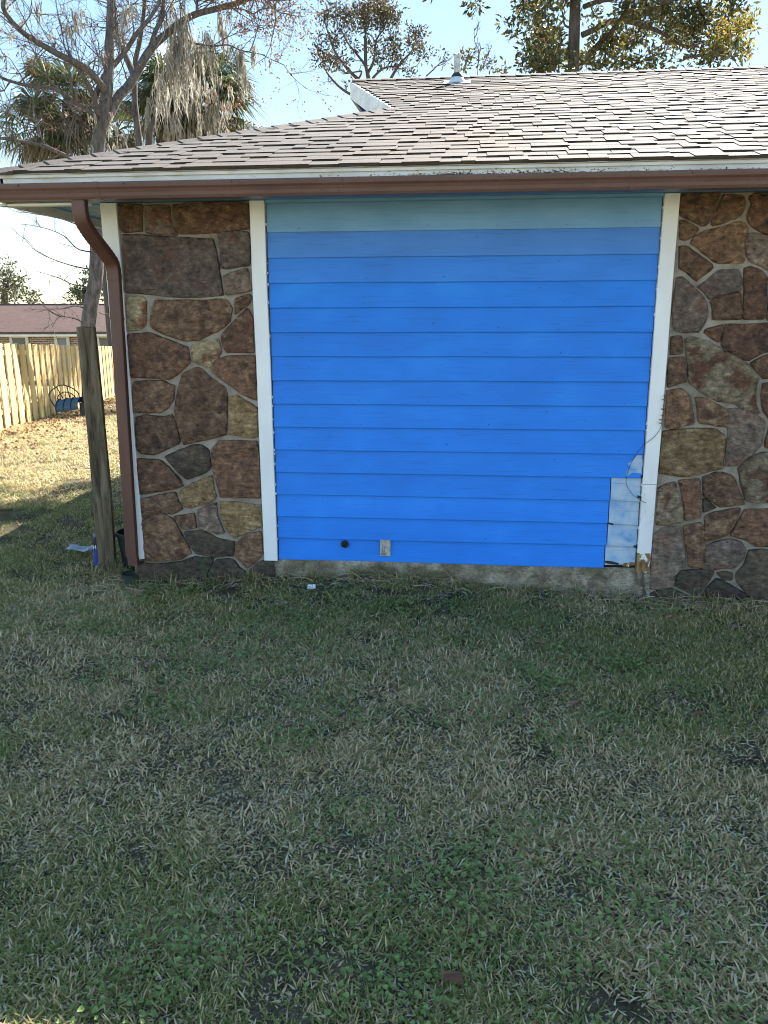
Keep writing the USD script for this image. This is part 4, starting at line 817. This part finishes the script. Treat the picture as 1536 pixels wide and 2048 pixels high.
for pts, r0, r1 in limbsA:
    q = limb_pts(pts, TA); s_ = spline(q, max(12, len(pts)*4)); obj('limb', tube(s_, np.linspace(r0, r1, len(s_))*k, 9), m_bark, bt, smooth=True)
    n = len(s_)
    for i in np.linspace(n*.25, n-2, 11 if r0 > 3 else 8).astype(int):
        dr = s_[i+1]-s_[i]; dr /= np.linalg.norm(dr)
        d0 = dr*.5+rg.normal(0, .6, 3)+[0, 0, .35]
        grow(s_[i], d0, rg.uniform(.7, 1.5), rg.uniform(1.0, 1.7)*k, 2, twigs, rg, tips, .75)
# low drooping twigs on the trunk in front of the neighbour's roof and below the eave
for pts in ([(172,655,0),(160,642,-.2),(140,635,-.3),(122,633,-.4),(112,640,-.5),(104,655,-.5)], [(122,633,-.4),(100,622,-.5),(84,605,-.6),(76,588,-.6)], [(175,620,0),(150,612,-.2),(120,618,-.4),(95,618,-.5)],
            [(190,470,0),(165,455,-.3),(130,440,-.6),(95,432,-.8),(50,424,-1.0),(8,405,-1.1)], [(192,505,0),(160,500,-.3),(125,470,-.5),(85,455,-.8),(40,448,-1)], [(192,540,0),(160,535,-.2),(110,520,-.5),(70,500,-.7),(45,470,-.8)],
            [(190,575,0),(150,570,-.3),(115,555,-.5),(80,545,-.7)], [(200,625,0),(210,628,.1),(225,622,.2)]):
    q = limb_pts(pts, TA); s_ = spline(q, 18); twigs.append((s_, np.linspace(1.5, .5, 18)*k, 1))
    for i in range(4, 17, 3): grow(s_[i], (s_[i]-s_[i-1])*1.0/np.linalg.norm(s_[i]-s_[i-1])+rg.normal(0, .6, 3), rg.uniform(.25, .6), .6*k, 1, twigs, rg, [], .7, 4, -.02)
obj('twig', tubes(twigs, [3, 4, 4]), m_twig, bt, kind='stuff')
tp = np.array([t[0] for t in tips]); td = np.array([t[1] for t in tips])
sx = np.array([((q-EYE)@RT)/((q-EYE)@FW)*FPX+768 for q in tp]); sel = rg.random(len(tp)) < np.where(sx > 400, 1.0, .10)
C = np.repeat(tp[sel], 3, 0); C += rg.normal(0, .045, C.shape)
obj('leaf_scatter', leaf_mesh(C, rg.normal(0, 1, C.shape)-[0, 0, .4], rg.uniform(.045, .08, len(C)), .035, rg), m_redleaf, bt, kind='stuff')

# -- hanging moss
def moss_clumps(name, spots, Y0, label, seed, dens=1.0):
    rg = rng_of(seed); V, F, n = [], [], 0
    for (px, py, dy, ln, wd, cnt) in spots:
        c = at(px, py, Y0+dy); kk = np.linalg.norm(at(px, py, Y0+dy)-at(px+1, py, Y0+dy))
        for _ in range(int(cnt*dens)):
            p = c+np.array([rg.normal(0, wd*.5), rg.normal(0, wd*.6), rg.normal(0, ln*.08)])*[kk, kk, kk]; L = ln*kk*rg.uniform(.35, 1.1); w = rg.uniform(.6, 1.9)*kk
            a = rg.uniform(0, math.pi); side = np.array([math.cos(a), math.sin(a), 0]); seg = 6; z = np.linspace(0, 1, seg)
            sway = np.cumsum(rg.normal(0, .055, (seg, 2)), 0)*L
            ctr = p+np.c_[sway, -z*L]; ww = w*np.interp(z, [0, .25, .7, 1], [.5, 1, .8, .05])*rg.uniform(.6, 1.3, seg)
            v = np.empty((seg*2, 3)); v[0::2] = ctr+side*ww[:, None]; v[1::2] = ctr-side*ww[:, None]
            f = [[2*i, 2*i+1, 2*i+3, 2*i+2] for i in range(seg-1)]; f = np.array(f); f = np.vstack([f[:, [0, 1, 2]], f[:, [0, 2, 3]]])
            V.append(v); F.append(f+n); n += len(v)
    obj(name, (np.vstack(V), np.vstack(F)), m_moss, None, kind='stuff', label=label, cat='moss')
rg = rng_of(5)
sp = [(250,20,0,60,8,22),(262,10,0,45,8,18),(240,50,0,50,5,14),(75,10,-.8,40,8,14),(20,0,-1.5,30,6,10),(150,25,-.5,50,8,26),(140,55,-.5,30,5,16),(147,78,-.5,20,4,10),(8,110,-1.5,30,5,10),(20,72,-1.3,25,5,10),(205,105,0,30,5,18),(200,118,0,25,3,10),
      (355,55,1.3,130,5,44),(368,45,1.4,150,7,52),(352,80,1.3,110,6,36),(440,28,1.9,65,3,22),(447,60,1.9,45,4,18),(455,30,1.9,30,4,10),(480,102,1.7,55,6,44),(483,115,1.7,70,3,16),(508,100,1.7,42,4,26),(540,118,1.7,22,2,6),(490,150,1.7,45,4,14),(500,165,1.7,25,3,8),
      (340,110,1.2,130,8,36),(320,150,1,90,8,26),(415,70,1.5,50,9,30),(425,110,1.5,60,8,30),(398,85,1.5,90,8,36),(330,40,1.2,60,6,20),(345,8,1.3,60,7,24),(365,5,1.4,50,6,20)]
sp += [(rg.uniform(150, 250), rg.uniform(225, 300), rg.uniform(-.3, .3), 25, 4, 7) for _ in range(14)]
sp += [(rg.uniform(0, 200), rg.uniform(0, 120), rg.uniform(-1.5, 0), 18, 3, 4) for _ in range(24)]
sp += [(rg.uniform(520, 780), rg.uniform(-190, -75), rg.uniform(1.5, 3), 40, 12, 24) for _ in range(26)]
moss_clumps('hanging_moss', sp, TA, 'long grey moss strands hanging from the bare tree limbs', 9)

# -- second trunk
ct = thing('slim_tree', 'slender grey trunk rising behind the roof hip beside the moss', 'tree')
q = limb_pts([(279,420,0),(279,299,0),(272,234,0),(269,180,.1),(270,130,.2),(280,80,.3),(288,20,.4),(292,-30,.4)], 12.5); q = np.vstack([[q[0][0], q[0][1], -1], q]); s_ = spline(q, 40); k2 = np.linalg.norm(at(280, 300, 12.5)-at(281, 300, 12.5))
obj('trunk', tube(s_, np.interp(np.linspace(0, 1, 40), [0, .5, 1], [10, 8.5, 3])*k2, 10), m_bark, ct, smooth=True)
s_ = spline(limb_pts([(272,234,0),(258,222,-.1),(243,213,-.3),(228,205,-.5)], 12.5), 12); obj('limb', tube(s_, np.linspace(6, 4, 12)*k2, 8), m_bark, ct, smooth=True)
s_ = spline(limb_pts([(296,320,0),(298,290,0),(300,262,0),(312,235,.1)], 12.5), 12); obj('limb', tube(s_, np.linspace(9, 5, 12)*k2, 8), m_darkbark, ct, smooth=True)

# -- cabbage palms
def palm(label, px, py, Y0, R, nf, seed, base=None, trunk_r=.14, up=.2):
    t = thing('cabbage_palm', label, 'palm tree', 'cabbage palms behind the house'); rg = rng_of(seed); c = at(px, py, Y0)
    zg = float(gz(c[0], c[1])); bx_ = at(base or px, 500, Y0)[0]; tp_ = spline([[bx_, c[1], zg-.2], [bx_, c[1], lerp(zg, c[2], .45)], [lerp(bx_, c[0], .35), c[1], lerp(zg, c[2], .8)], c], 20)
    obj('trunk', tube(tp_, np.linspace(trunk_r*1.1, trunk_r, 20), 10), m_darkbark, t, smooth=True)
    for i in range(nf):
        el = rg.uniform(-1.2, 1.35); az = rg.uniform(0, 2*math.pi); dead = el < -.45 or rg.random() < .22
        d = np.array([math.cos(az)*math.cos(el), math.sin(az)*math.cos(el), math.sin(el)+up*0]); pl = R*rg.uniform(.45, .65)*(.6 if dead else 1)
        mb = MB(); hub = c+d*pl+[0, 0, -.08*R]; mb.add(*tube(spline([c, c+d*pl*.55+[0, 0, .06*R], hub], 6), np.linspace(.018, .010, 6), 4, cap=False))
        s_ = np.cross(d, [0, 0, 1]); s_ /= np.linalg.norm(s_)+1e-9; u = np.cross(s_, d)
        n = 30; a = np.linspace(-2.0, 2.0, n)+rg.normal(0, .04, n); fl = R*rg.uniform(.5, .7)*(1-.25*np.abs(a)/2.0)
        dirs = np.cos(a)[:, None]*d+np.sin(a)[:, None]*s_; mid = hub+dirs*fl[:, None]*.55+u*.04*R; tip = hub+dirs*fl[:, None]+np.c_[np.zeros((n, 2)), -fl*rg.uniform(.15, .5, n)*(1.6 if dead else 1)]
        side_ = np.cross(dirs, u); w = .013*R+.004
        v = np.stack([np.repeat(hub[None], n, 0), mid+side_*w, mid-side_*w, tip], 1).reshape(-1, 3); b = np.arange(n)[:, None]*4
        mb.add(v, np.vstack([b+[0, 1, 2], b+[1, 3, 2]]))
        obj('frond', mb.get(), m_deadfrond if dead else m_frond, t)
palm('cabbage palm with fan fronds behind the bare trunk, nearest the left edge', 78, 258, 19, 1.35, 36, 1, base=208, trunk_r=.12)
palm('tall cabbage palm just left of the leaning bare trunk', 132, 205, 19.5, 1.6, 44, 2, base=208, trunk_r=.12)
palm('low dark cabbage palm between the two grey trunks', 236, 262, 19, 1.05, 26, 3)
palm('large cabbage palm draped with grey moss right of the trunks', 392, 215, 18, 2.0, 58, 4, trunk_r=.2)
palm('shorter cabbage palm under the moss beside the second trunk', 330, 205, 17.5, 1.35, 36, 6)
rg = rng_of(15); sp = []
for _ in range(150):
    px = rg.uniform(288, 462); py = rg.uniform(150, 275)
    if (px-385)**2/95**2+(py-225)**2/85**2 < 1: sp.append((px, py, rg.uniform(-1.8, .3), rg.uniform(14, 46), 3.5, 11))
moss_clumps('hanging_moss', sp, 17.0, 'thick grey moss curtain draped over the large palm', 19)

# -- leafy trees
def leafy(name, label, Y0, trunk, limbs, clumps, nl, size, mat, bark, seed, depth=1.0, width=.45, group=None, extra=None):
    t = thing(name, label, 'tree', group); rg = rng_of(seed)
    k = np.linalg.norm(at(trunk[0][0], trunk[0][1], Y0)-at(trunk[0][0]+1, trunk[0][1], Y0))
    q = limb_pts([(a, b, 0) for a, b, _ in trunk], Y0); q = np.vstack([[q[0][0], q[0][1], float(gz(q[0][0], q[0][1]))-.2], q]); s_ = spline(q, 30)
    rr = np.interp(np.linspace(0, 1, 30), np.linspace(0, 1, len(trunk)+1), [trunk[0][2]*1.1]+[c for _, _, c in trunk])*k
    obj('trunk', tube(s_, rr, 10), bark, t, smooth=True)
    tw = []
    for pts, r0, r1 in limbs:
        z = rg.uniform(-1, 1)*depth; m = len(pts)
        s_ = spline(limb_pts([(a, b, z*i/(m-1)) for i, (a, b) in enumerate(pts)], Y0), 16); obj('limb', tube(s_, np.linspace(r0, r1, 16)*k, 7), bark, t, smooth=True)
        for i in range(5, 15, 3): grow(s_[i], (s_[i]-s_[i-1])/np.linalg.norm(s_[i]-s_[i-1])+rg.normal(0, .6, 3), rg.uniform(10, 28)*k, 1.0*k, 1, tw, rg, [], .8, 4)
    Cs, Ds = [], []
    for (a, b, r, *w) in clumps:
        dz = rg.uniform(-1, 1)*depth; c = at(a, b, Y0+dz); n = int(nl*(r/20)**2*(w[0] if w else 1))
        for _ in range(max(3, n//9)):
            cc = ball(rg, 1, c, r*k, .9)[0]; m = rg.integers(6, 12); pts = cc+rg.normal(0, size*.55, (m, 3)); Cs.append(pts); dd_ = pts-cc+rg.normal(0, size*.5, (m, 3)); Ds.append(dd_)
        grow(c, rg.normal(0, 1, 3)+[0, 0, .3], r*k*.9, 1.0*k, 1, tw, rg, [], .9, 4)
    C = np.vstack(Cs); D = np.vstack(Ds)
    if tw: obj('twig', tubes(tw, [3, 4]), bark, t, kind='stuff')
    obj('foliage', leaf_mesh(C, D, size*rg.uniform(.7, 1.25, len(C)), size*width, rg), mat, t, kind='stuff')
    if extra:
        Cs = [ball(rg, n, at(a, b, Y0+rg.uniform(-.5, .5)), r*k) for a, b, r, n in extra[1]]; C = np.vstack(Cs); obj('foliage', leaf_mesh(C, rg.normal(0, 1, C.shape), size*rg.uniform(.6, 1.1, len(C)), size*width, rg), extra[0], t, kind='stuff')
    return t
cv = lambda L: [(600+a/3.572, b/3.572, r/3.572, *w) for a, b, r, *w in L]
lv = lambda L: [(600+a/3.572, b/3.572) for a, b in L]
leafy('brown_leaved_tree', 'round crowned tree with sparse brown leaves behind the small gable', 24, [(739,330,6),(739,200,6),(737,160,5.5),(732,140,5),(731,110,4),(731,75,3)],
  [(lv([(495,570),(470,480),(400,380),(330,290),(290,200)]), 3.2, 1), (lv([(485,520),(530,420),(540,300),(600,200),(630,120)]), 3, 1), (lv([(410,560),(330,480),(240,350),(200,230),(170,130)]), 3.5, 1), (lv([(380,680),(320,650),(200,530),(160,460)]), 3, 1.2),
   (lv([(470,330),(470,200),(490,90)]), 2.5, .8), (lv([(650,560),(720,450),(800,360),(830,270)]), 3, 1), (lv([(520,560),(620,480),(700,470),(760,430)]), 2.6, .9), (lv([(420,560),(440,510),(330,520),(250,450)]), 2, .8), (lv([(900,545),(960,490),(1010,440)]), 1.5, .6)],
  cv([(200,110,70),(300,90,70),(400,100,70),(480,60,70),(560,50,80),(640,80,70),(660,160,55),(570,150,80,.9),(450,160,80,.8),(330,190,70,.8),(250,280,60),(170,340,60,.8),(230,420,70),(300,450,45),(400,330,40,.7),(540,330,50),(580,410,60),(660,290,60),(690,360,50),(820,250,75),(830,320,50),(690,430,50),(890,400,45),(150,460,45,.5),(760,520,50,.7),(820,535,35,.7),(1020,410,45,.4),(340,600,45,.4),(130,250,40,.4)]),
  210, .15, m_oakleaf, m_darkbark, 301, depth=.9, width=.4)
mv = lambda L: [(1000+a/2.866, b/2.866) for a, b in L]
mc = [(1060,15,26),(1085,30,26),(1050,40,14,.5),(1095,60,24),(1075,85,26),(1100,95,26),(1062,115,22),(1095,125,28),(1120,120,20),(1125,10,16,.7),(1075,128,24),(1115,85,16),(1018,48,9,1.3),(1022,60,8,1.4),(1040,28,8),(940,8,11,1.2),(955,3,8,1.2),(1008,140,7,1.3),(1048,90,10,.6),
      (1180,30,16,.7),(1190,60,14,.5),(1215,75,22),(1240,95,22),(1205,100,20),(1260,75,20),(1290,70,22,.9),(1180,120,18),(1210,130,20),(1245,125,20),(1275,130,18,.9),(1300,115,18,.6),(1160,128,16),(1255,20,22),(1285,15,24),(1310,30,24),(1330,10,24),(1340,50,24),(1370,35,26),(1360,75,22),(1385,65,22),(1400,20,26),(1420,50,24),(1395,95,20,.8),(1420,105,20,.8),(1440,80,20),(1330,95,18,.7),(1310,130,16),(1350,118,14,.6),(1440,120,18,.7),(1465,60,22,.6),(1460,20,24,.6),(1230,40,12,.5),(1400,125,14,.6),(1470,100,18,.5)]
mc += [(870,-50,30,.7),(930,-70,34,.8),(900,-110,36,.8),(980,-60,30,.7),(1000,-120,36,.8),(960,-160,30,.8),(850,-95,24,.7),(1035,-70,30,.8)]
mc += [(x, y, 30, .8) for x in range(1050, 1480, 52) for y in (-30, -75)]
leafy('magnolia_tree', 'broad dark leaved magnolia with a thick trunk above the right roof ridge', 12, [(1147,300,16),(1147,150,14.5),(1148,80,13),(1150,20,12),(1152,-40,10)],
  [(mv([(470,200),(560,160),(640,120),(740,125),(830,150),(930,190),(1000,240),(1080,270)]), 6, 3), (mv([(500,330),(570,250),(640,180),(720,60),(740,0)]), 6, 4), (mv([(480,40),(560,10),(650,0)]), 5, 3), (mv([(410,160),(370,140),(360,80),(340,20)]), 2.5, 1), (mv([(190,110),(170,170),(110,195),(60,200)]), 1.6, .7), (mv([(1050,330),(1200,310),(1280,300),(1350,350)]), 3.5, 2), (mv([(1080,270),(1170,240),(1300,200)]), 2.5, 1), (mv([(700,120),(820,70),(900,30),(1000,0)]), 4, 2)],
  mc, 125, .125, m_magnolia, m_darkbark, 401, depth=1.3, width=.42, extra=(m_yellowleaf, [(1455,75,34,170),(1440,30,30,90),(1480,50,28,90),(1490,100,24,60),(1240,75,24,40),(1430,100,26,60),(1500,40,26,50)]))
sv = lambda L: [(600+a/3.572, b/3.572) for a, b in L]
leafy('bare_sapling', 'thin leafless sapling with a few yellow leaves beside the roof vent', 9.5, [(955,300,1.6),(955,150,1.4),(957,110,1.1),(955,75,.6)],
  [(sv([(1265,480),(1280,380),(1245,280),(1245,200)]), 1.3, .4), (sv([(1290,500),(1370,430),(1390,415)]), 1, .3), (sv([(1290,510),(1340,400),(1360,350),(1290,345)]), 1, .3), (sv([(1170,520),(1190,450),(1220,380)]), 1.2, .4)],
  [(926,118,8,.5),(930,128,9,.5),(938,105,8,.3),(965,120,8,.12),(985,140,8,.1)], 60, .09, m_yellowleaf, m_twig, 501, depth=.3)
leafy('grey_green_tree', 'grey green round tree behind the neighbouring roof at the left edge', 42, [(10,640,7),(10,590,7),(12,560,5)], [([(10,590),(35,560),(55,550)], 2.5, 1), ([(10,590),(-15,555),(-30,540)], 3, 1)],
  [(5,548,20),(25,555,18),(-15,550,20),(40,570,16),(15,575,18),(-5,580,18),(60,590,13),(50,600,14),(30,595,16),(72,602,9),(0,600,18),(-30,570,20),(15,530,11)], 130, .24, m_farleaf, m_darkbark, 601, depth=1.5, width=.55, group='trees beyond the neighbouring roof')
leafy('dark_green_tree', 'dark green bushy tree behind the neighbouring roof beside the bare trunk', 40, [(170,650,6),(170,600,6),(172,575,5)], [([(170,600),(190,570),(205,555)], 2.5, 1), ([(170,600),(150,585),(140,580)], 2, 1)],
  [(175,570,18),(195,560,18),(150,585,15),(165,592,16),(140,597,9),(190,590,18),(210,570,20),(213,545,14),(178,555,12),(225,590,20)], 130, .24, m_farleaf2, m_darkbark, 602, depth=1.5, width=.55, group='trees beyond the neighbouring roof')

# ------------------------------------------------------------------ lawn
def blades(n, R, l0, l1, w, lie, seed):
    r = rng_of(seed); rad = R*np.sqrt(r.random(n)); a = r.uniform(0, 2*np.pi, n); b = np.c_[rad*np.cos(a), rad*np.sin(a), np.full(n, -.004)]
    L = r.uniform(l0, l1, n); az = r.uniform(0, 2*np.pi, n); el = np.clip(r.normal(lie, .35, n), .05, 1.4)
    d = np.c_[np.cos(az)*np.cos(el), np.sin(az)*np.cos(el), np.sin(el)]; el2 = el-r.uniform(.0, .6, n); d2 = np.c_[np.cos(az)*np.cos(el2), np.sin(az)*np.cos(el2), np.sin(el2)]
    s = np.c_[-np.sin(az), np.cos(az), r.normal(0, .3, n)]; s /= np.linalg.norm(s, axis=1, keepdims=True); W_ = (w*r.uniform(.6, 1.3, n))[:, None]
    m = b+d*L[:, None]*.5; t = m+d2*L[:, None]*.5; t[:, 2] = np.maximum(t[:, 2], .002)
    v = np.stack([b-s*W_*.4, b+s*W_*.4, m-s*W_*.5, m+s*W_*.5, t], 1).reshape(-1, 3); o = np.arange(n)[:, None]*5
    return v, np.vstack([o+[0, 1, 3], o+[0, 3, 2], o+[2, 3, 4]])
def clover(n, R, rad, seed):
    r = rng_of(seed); V, F = [], []
    for i in range(n):
        rr = R*math.sqrt(r.random()); a = r.uniform(0, 6.28); c = np.array([rr*math.cos(a), rr*math.sin(a), r.uniform(.008, .03)]); q = rad*r.uniform(.6, 1.3)
        nx = r.normal(0, .3, 2); k = 8; t = np.arange(k)/k*6.28+r.uniform(0, 6); rv = q*(1+.22*np.cos(t*3))
        ring = np.c_[rv*np.cos(t), rv*np.sin(t)]; z = ring@nx; V.append(np.vstack([[c], c+np.c_[ring, z+.003]])); b = i*(k+1)
        F += [[b, b+1+j, b+1+(j+1) % k] for j in range(k)]
    return np.vstack(V), np.array(F)
def instancer(name, label, protos, pts, idx, rot, scl, cat):
    path = '/World/'+numbered('/World', name); pi = UsdGeom.PointInstancer.Define(stage, path); rel = pi.CreatePrototypesRel()
    for i, (nm_, mesh, mat) in enumerate(protos):
        p = obj(nm_, mesh, mat, pi.GetPrim()); rel.AddTarget(p.GetPath())
    pi.CreatePositionsAttr(Vt.Vec3fArray.FromNumpy(pts.astype(np.float32))); pi.CreateProtoIndicesAttr(Vt.IntArray.FromNumpy(idx.astype(np.int32)))
    q = np.zeros((len(pts), 4)); q[:, 0] = np.cos(rot/2); q[:, 3] = np.sin(rot/2)
    pi.CreateOrientationsAttr(Vt.QuathArray([Gf.Quath(float(a), 0, 0, float(d)) for a, _, _, d in q]))
    pi.CreateScalesAttr(Vt.Vec3fArray.FromNumpy(scl.astype(np.float32)))
    tag(pi.GetPrim(), label, cat, kind='stuff')
rg = rng_of(900)
def scatter(x0, x1, y0, y1, dens):
    n = int((x1-x0)*(y1-y0)*dens); return np.c_[rg.uniform(x0, x1, n), rg.uniform(y0, y1, n)]
def outside(P):                                   # not under the house, thinner against the wall
    inside = (P[:, 0] > -1.0) & (P[:, 1] > -.03) & (P[:, 1] < 7.7)
    return ~inside
near = scatter(-2.4, 4.4, -4.3, .0, 190); side_ = scatter(-2.6, -1.0, 0, 2.5, 110); left = scatter(-9, -1.0, 2.0, 9, 48); left2 = scatter(-9, -2.4, -4, 3, 26); far = scatter(-12, -2.0, 9, 19, 20); back = scatter(-4, 6, -8, -4.2, 40)
P = np.vstack([near, side_, left, left2, far, back]); P = P[outside(P)]
bald = fbm(np.c_[P*1.1, np.zeros(len(P))], 3, 61); wallside = np.exp(-((P[:, 1]+.08)/.20)**2)*(P[:, 0] > -1.0)
keep = rg.random(len(P)) > np.clip((bald-.62)*2.5, 0, .06)+wallside*.75*(fbm(np.c_[P*2.2, np.ones(len(P))], 2, 62)+.25)
P = P[keep]
dryness = fbm(np.c_[P*.9, np.zeros(len(P))], 3, 71)+.16*(P[:, 1] > 3)+.10*np.clip((-P[:, 1]-2.0)/1.6, 0, 1)-.11*np.clip((P[:, 1]+2.2)/1.4, 0, 1)*(P[:, 1] < 2.2)+.05*(fbm(np.c_[P*5, np.zeros(len(P))], 2, 72)-.5)
tw_ = rg.random(len(P)) < .20+.16*np.clip(-P[:, 1]-.4, 0, 1.6)/1.6
idx = np.where(rg.random(len(P)) < np.clip((dryness-.44)*4.5+.35, .05, .95), rg.integers(4, 8, len(P)), rg.integers(0, 4, len(P)))
idx = np.where(tw_, rg.integers(8, 11, len(P)), idx)
protos = [('green_tuft', blades(170, .11, .016, .048, .0052, .55, i), m_green) for i in range(4)] + [('dry_tuft', blades(160, .11, .018, .055, .0054, .32, 20+i), m_dry) for i in range(4)] + [('thatch', blades(260, .13, .012, .042, .0055, .12, 60+i), m_thatch) for i in range(3)]
sc = rg.uniform(.75, 1.2, (len(P), 1))*np.ones((1, 3)); farf = (np.linalg.norm(P-EYE[:2], axis=1) > 8.5); sc[farf] *= 1.5
instancer('lawn_grass', 'short winter lawn of mixed green and straw coloured blades', protos, np.c_[P, gz(P[:, 0], P[:, 1])], idx, rg.uniform(0, 6.28, len(P)), sc, 'grass')
P = np.vstack([scatter(-2, 4.4, -4.2, -.05, 26), scatter(-3.5, -1.1, 0, 5, 8)]); P = P[outside(P)]
mk = fbm(np.c_[P*1.3, np.zeros(len(P))], 3, 81)+.10*(P[:, 0] > .8)*(P[:, 1] > -1.8); P = P[mk > .49]
instancer('clover_patch', 'patches of small round clover leaves growing through the lawn', [('clover', clover(58, .13, .0060, 40+i), m_clover) for i in range(3)], np.c_[P, gz(P[:, 0], P[:, 1])], rg.integers(0, 3, len(P)), rg.uniform(0, 6.28, len(P)), rg.uniform(.8, 1.3, (len(P), 1))*np.ones((1, 3)), 'clover')
Pw = np.c_[rg.uniform(-1.05, 4.2, 150), -np.abs(rg.normal(.02, .045, 150))-.015]; Pw = np.vstack([Pw, np.c_[rg.normal(-1.38, .12, 22), rg.normal(.22, .06, 22)]])
instancer('wall_foot_tufts', 'taller ragged grass tufts along the foot of the wall and post', [('green_tuft', blades(16, .035, .05, .12, .0045, .95, 80+i), m_green) for i in range(3)] + [('dry_tuft', blades(14, .04, .05, .14, .0040, .7, 90+i), m_dry) for i in range(3)], np.c_[Pw, gz(Pw[:, 0], Pw[:, 1])], rg.integers(0, 6, len(Pw)), rg.uniform(0, 6.28, len(Pw)), rg.uniform(.6, 1.2, (len(Pw), 1))*np.ones((1, 3)), 'grass')
# dead stems along the wall and round the post
mb = MB()
spots = [(rg.uniform(-1.0, 3.6), -abs(rg.normal(.03, .09))-.02) for _ in range(170)]+[(rg.normal(-1.15, .13), rg.normal(.0, .16)) for _ in range(46)]+[(rg.normal(.75, .25), rg.normal(-.13, .05)) for _ in range(50)]+[(rg.normal(2.6, .35), rg.normal(-.06, .04)) for _ in range(50)]
for x, y in spots:
    z = float(gz(x, y)); L = rg.uniform(.05, .20); az = rg.uniform(0, 6.28); p0 = np.array([x, y, z+.006]); d = np.array([math.cos(az), math.sin(az)*.5, rg.uniform(-.02, .3)])
    pm = p0+d*L*.5+[0, 0, .012]; pe = p0+d*L+np.array([rg.normal(0, .02), rg.normal(0, .02), -.004]); pe[2] = max(pe[2], z+.004); mb.add(*tube(spline([p0, pm, pe], 6), rg.uniform(.0012, .0026), 4, cap=False))
obj('dead_stems', mb.get(), m_straw, None, kind='stuff', label='dry straw stems lying along the foot of the wall', cat='straw')
# leaf litter along the fence
n = 1700; s_ = rg.uniform(-3, 13, n); o_ = np.abs(rg.normal(0, .7, n))+.02; C = np.c_[F1[0]+fd[0]*s_+fn[0]*o_, F1[1]+fd[1]*s_+fn[1]*o_]; C = np.c_[C, gz(C[:, 0], C[:, 1])+rg.uniform(.005, .05, n)]
D = np.c_[rg.normal(0, 1, (n, 2)), rg.normal(0, .25, n)]
n2 = 420; C2 = np.c_[rg.uniform(-8, -1.5, n2), rg.uniform(3.5, 13, n2)]; C2 = np.c_[C2, gz(C2[:, 0], C2[:, 1])+rg.uniform(.02, .05, n2)]; D2 = np.c_[rg.normal(0, 1, (n2, 2)), rg.normal(0, .25, n2)]
obj('leaf_litter', leaf_mesh(np.vstack([C, C2]), np.vstack([D, D2]), rg.uniform(.04, .075, n+n2), .04, rg), m_deadleaf, None, kind='stuff', label='brown fallen leaves drifted along the picket fence', cat='leaves')
for i, (px, py) in enumerate([(318,1385),(1395,1430),(1150,1410),(905,1960),(300,1330),(1080,1290),(1340,1235)]):
    d = ray(px, py); c = EYE+d*(.03-EYE[2])/d[2]
    obj('fallen_leaf', crumple(c, .028, .017, .012, 70+i, 5), m_deadleaf, None, smooth=30, label='small curled brown leaf lying on the shaded lawn', cat='leaf', group='single dead leaves on the shaded lawn')
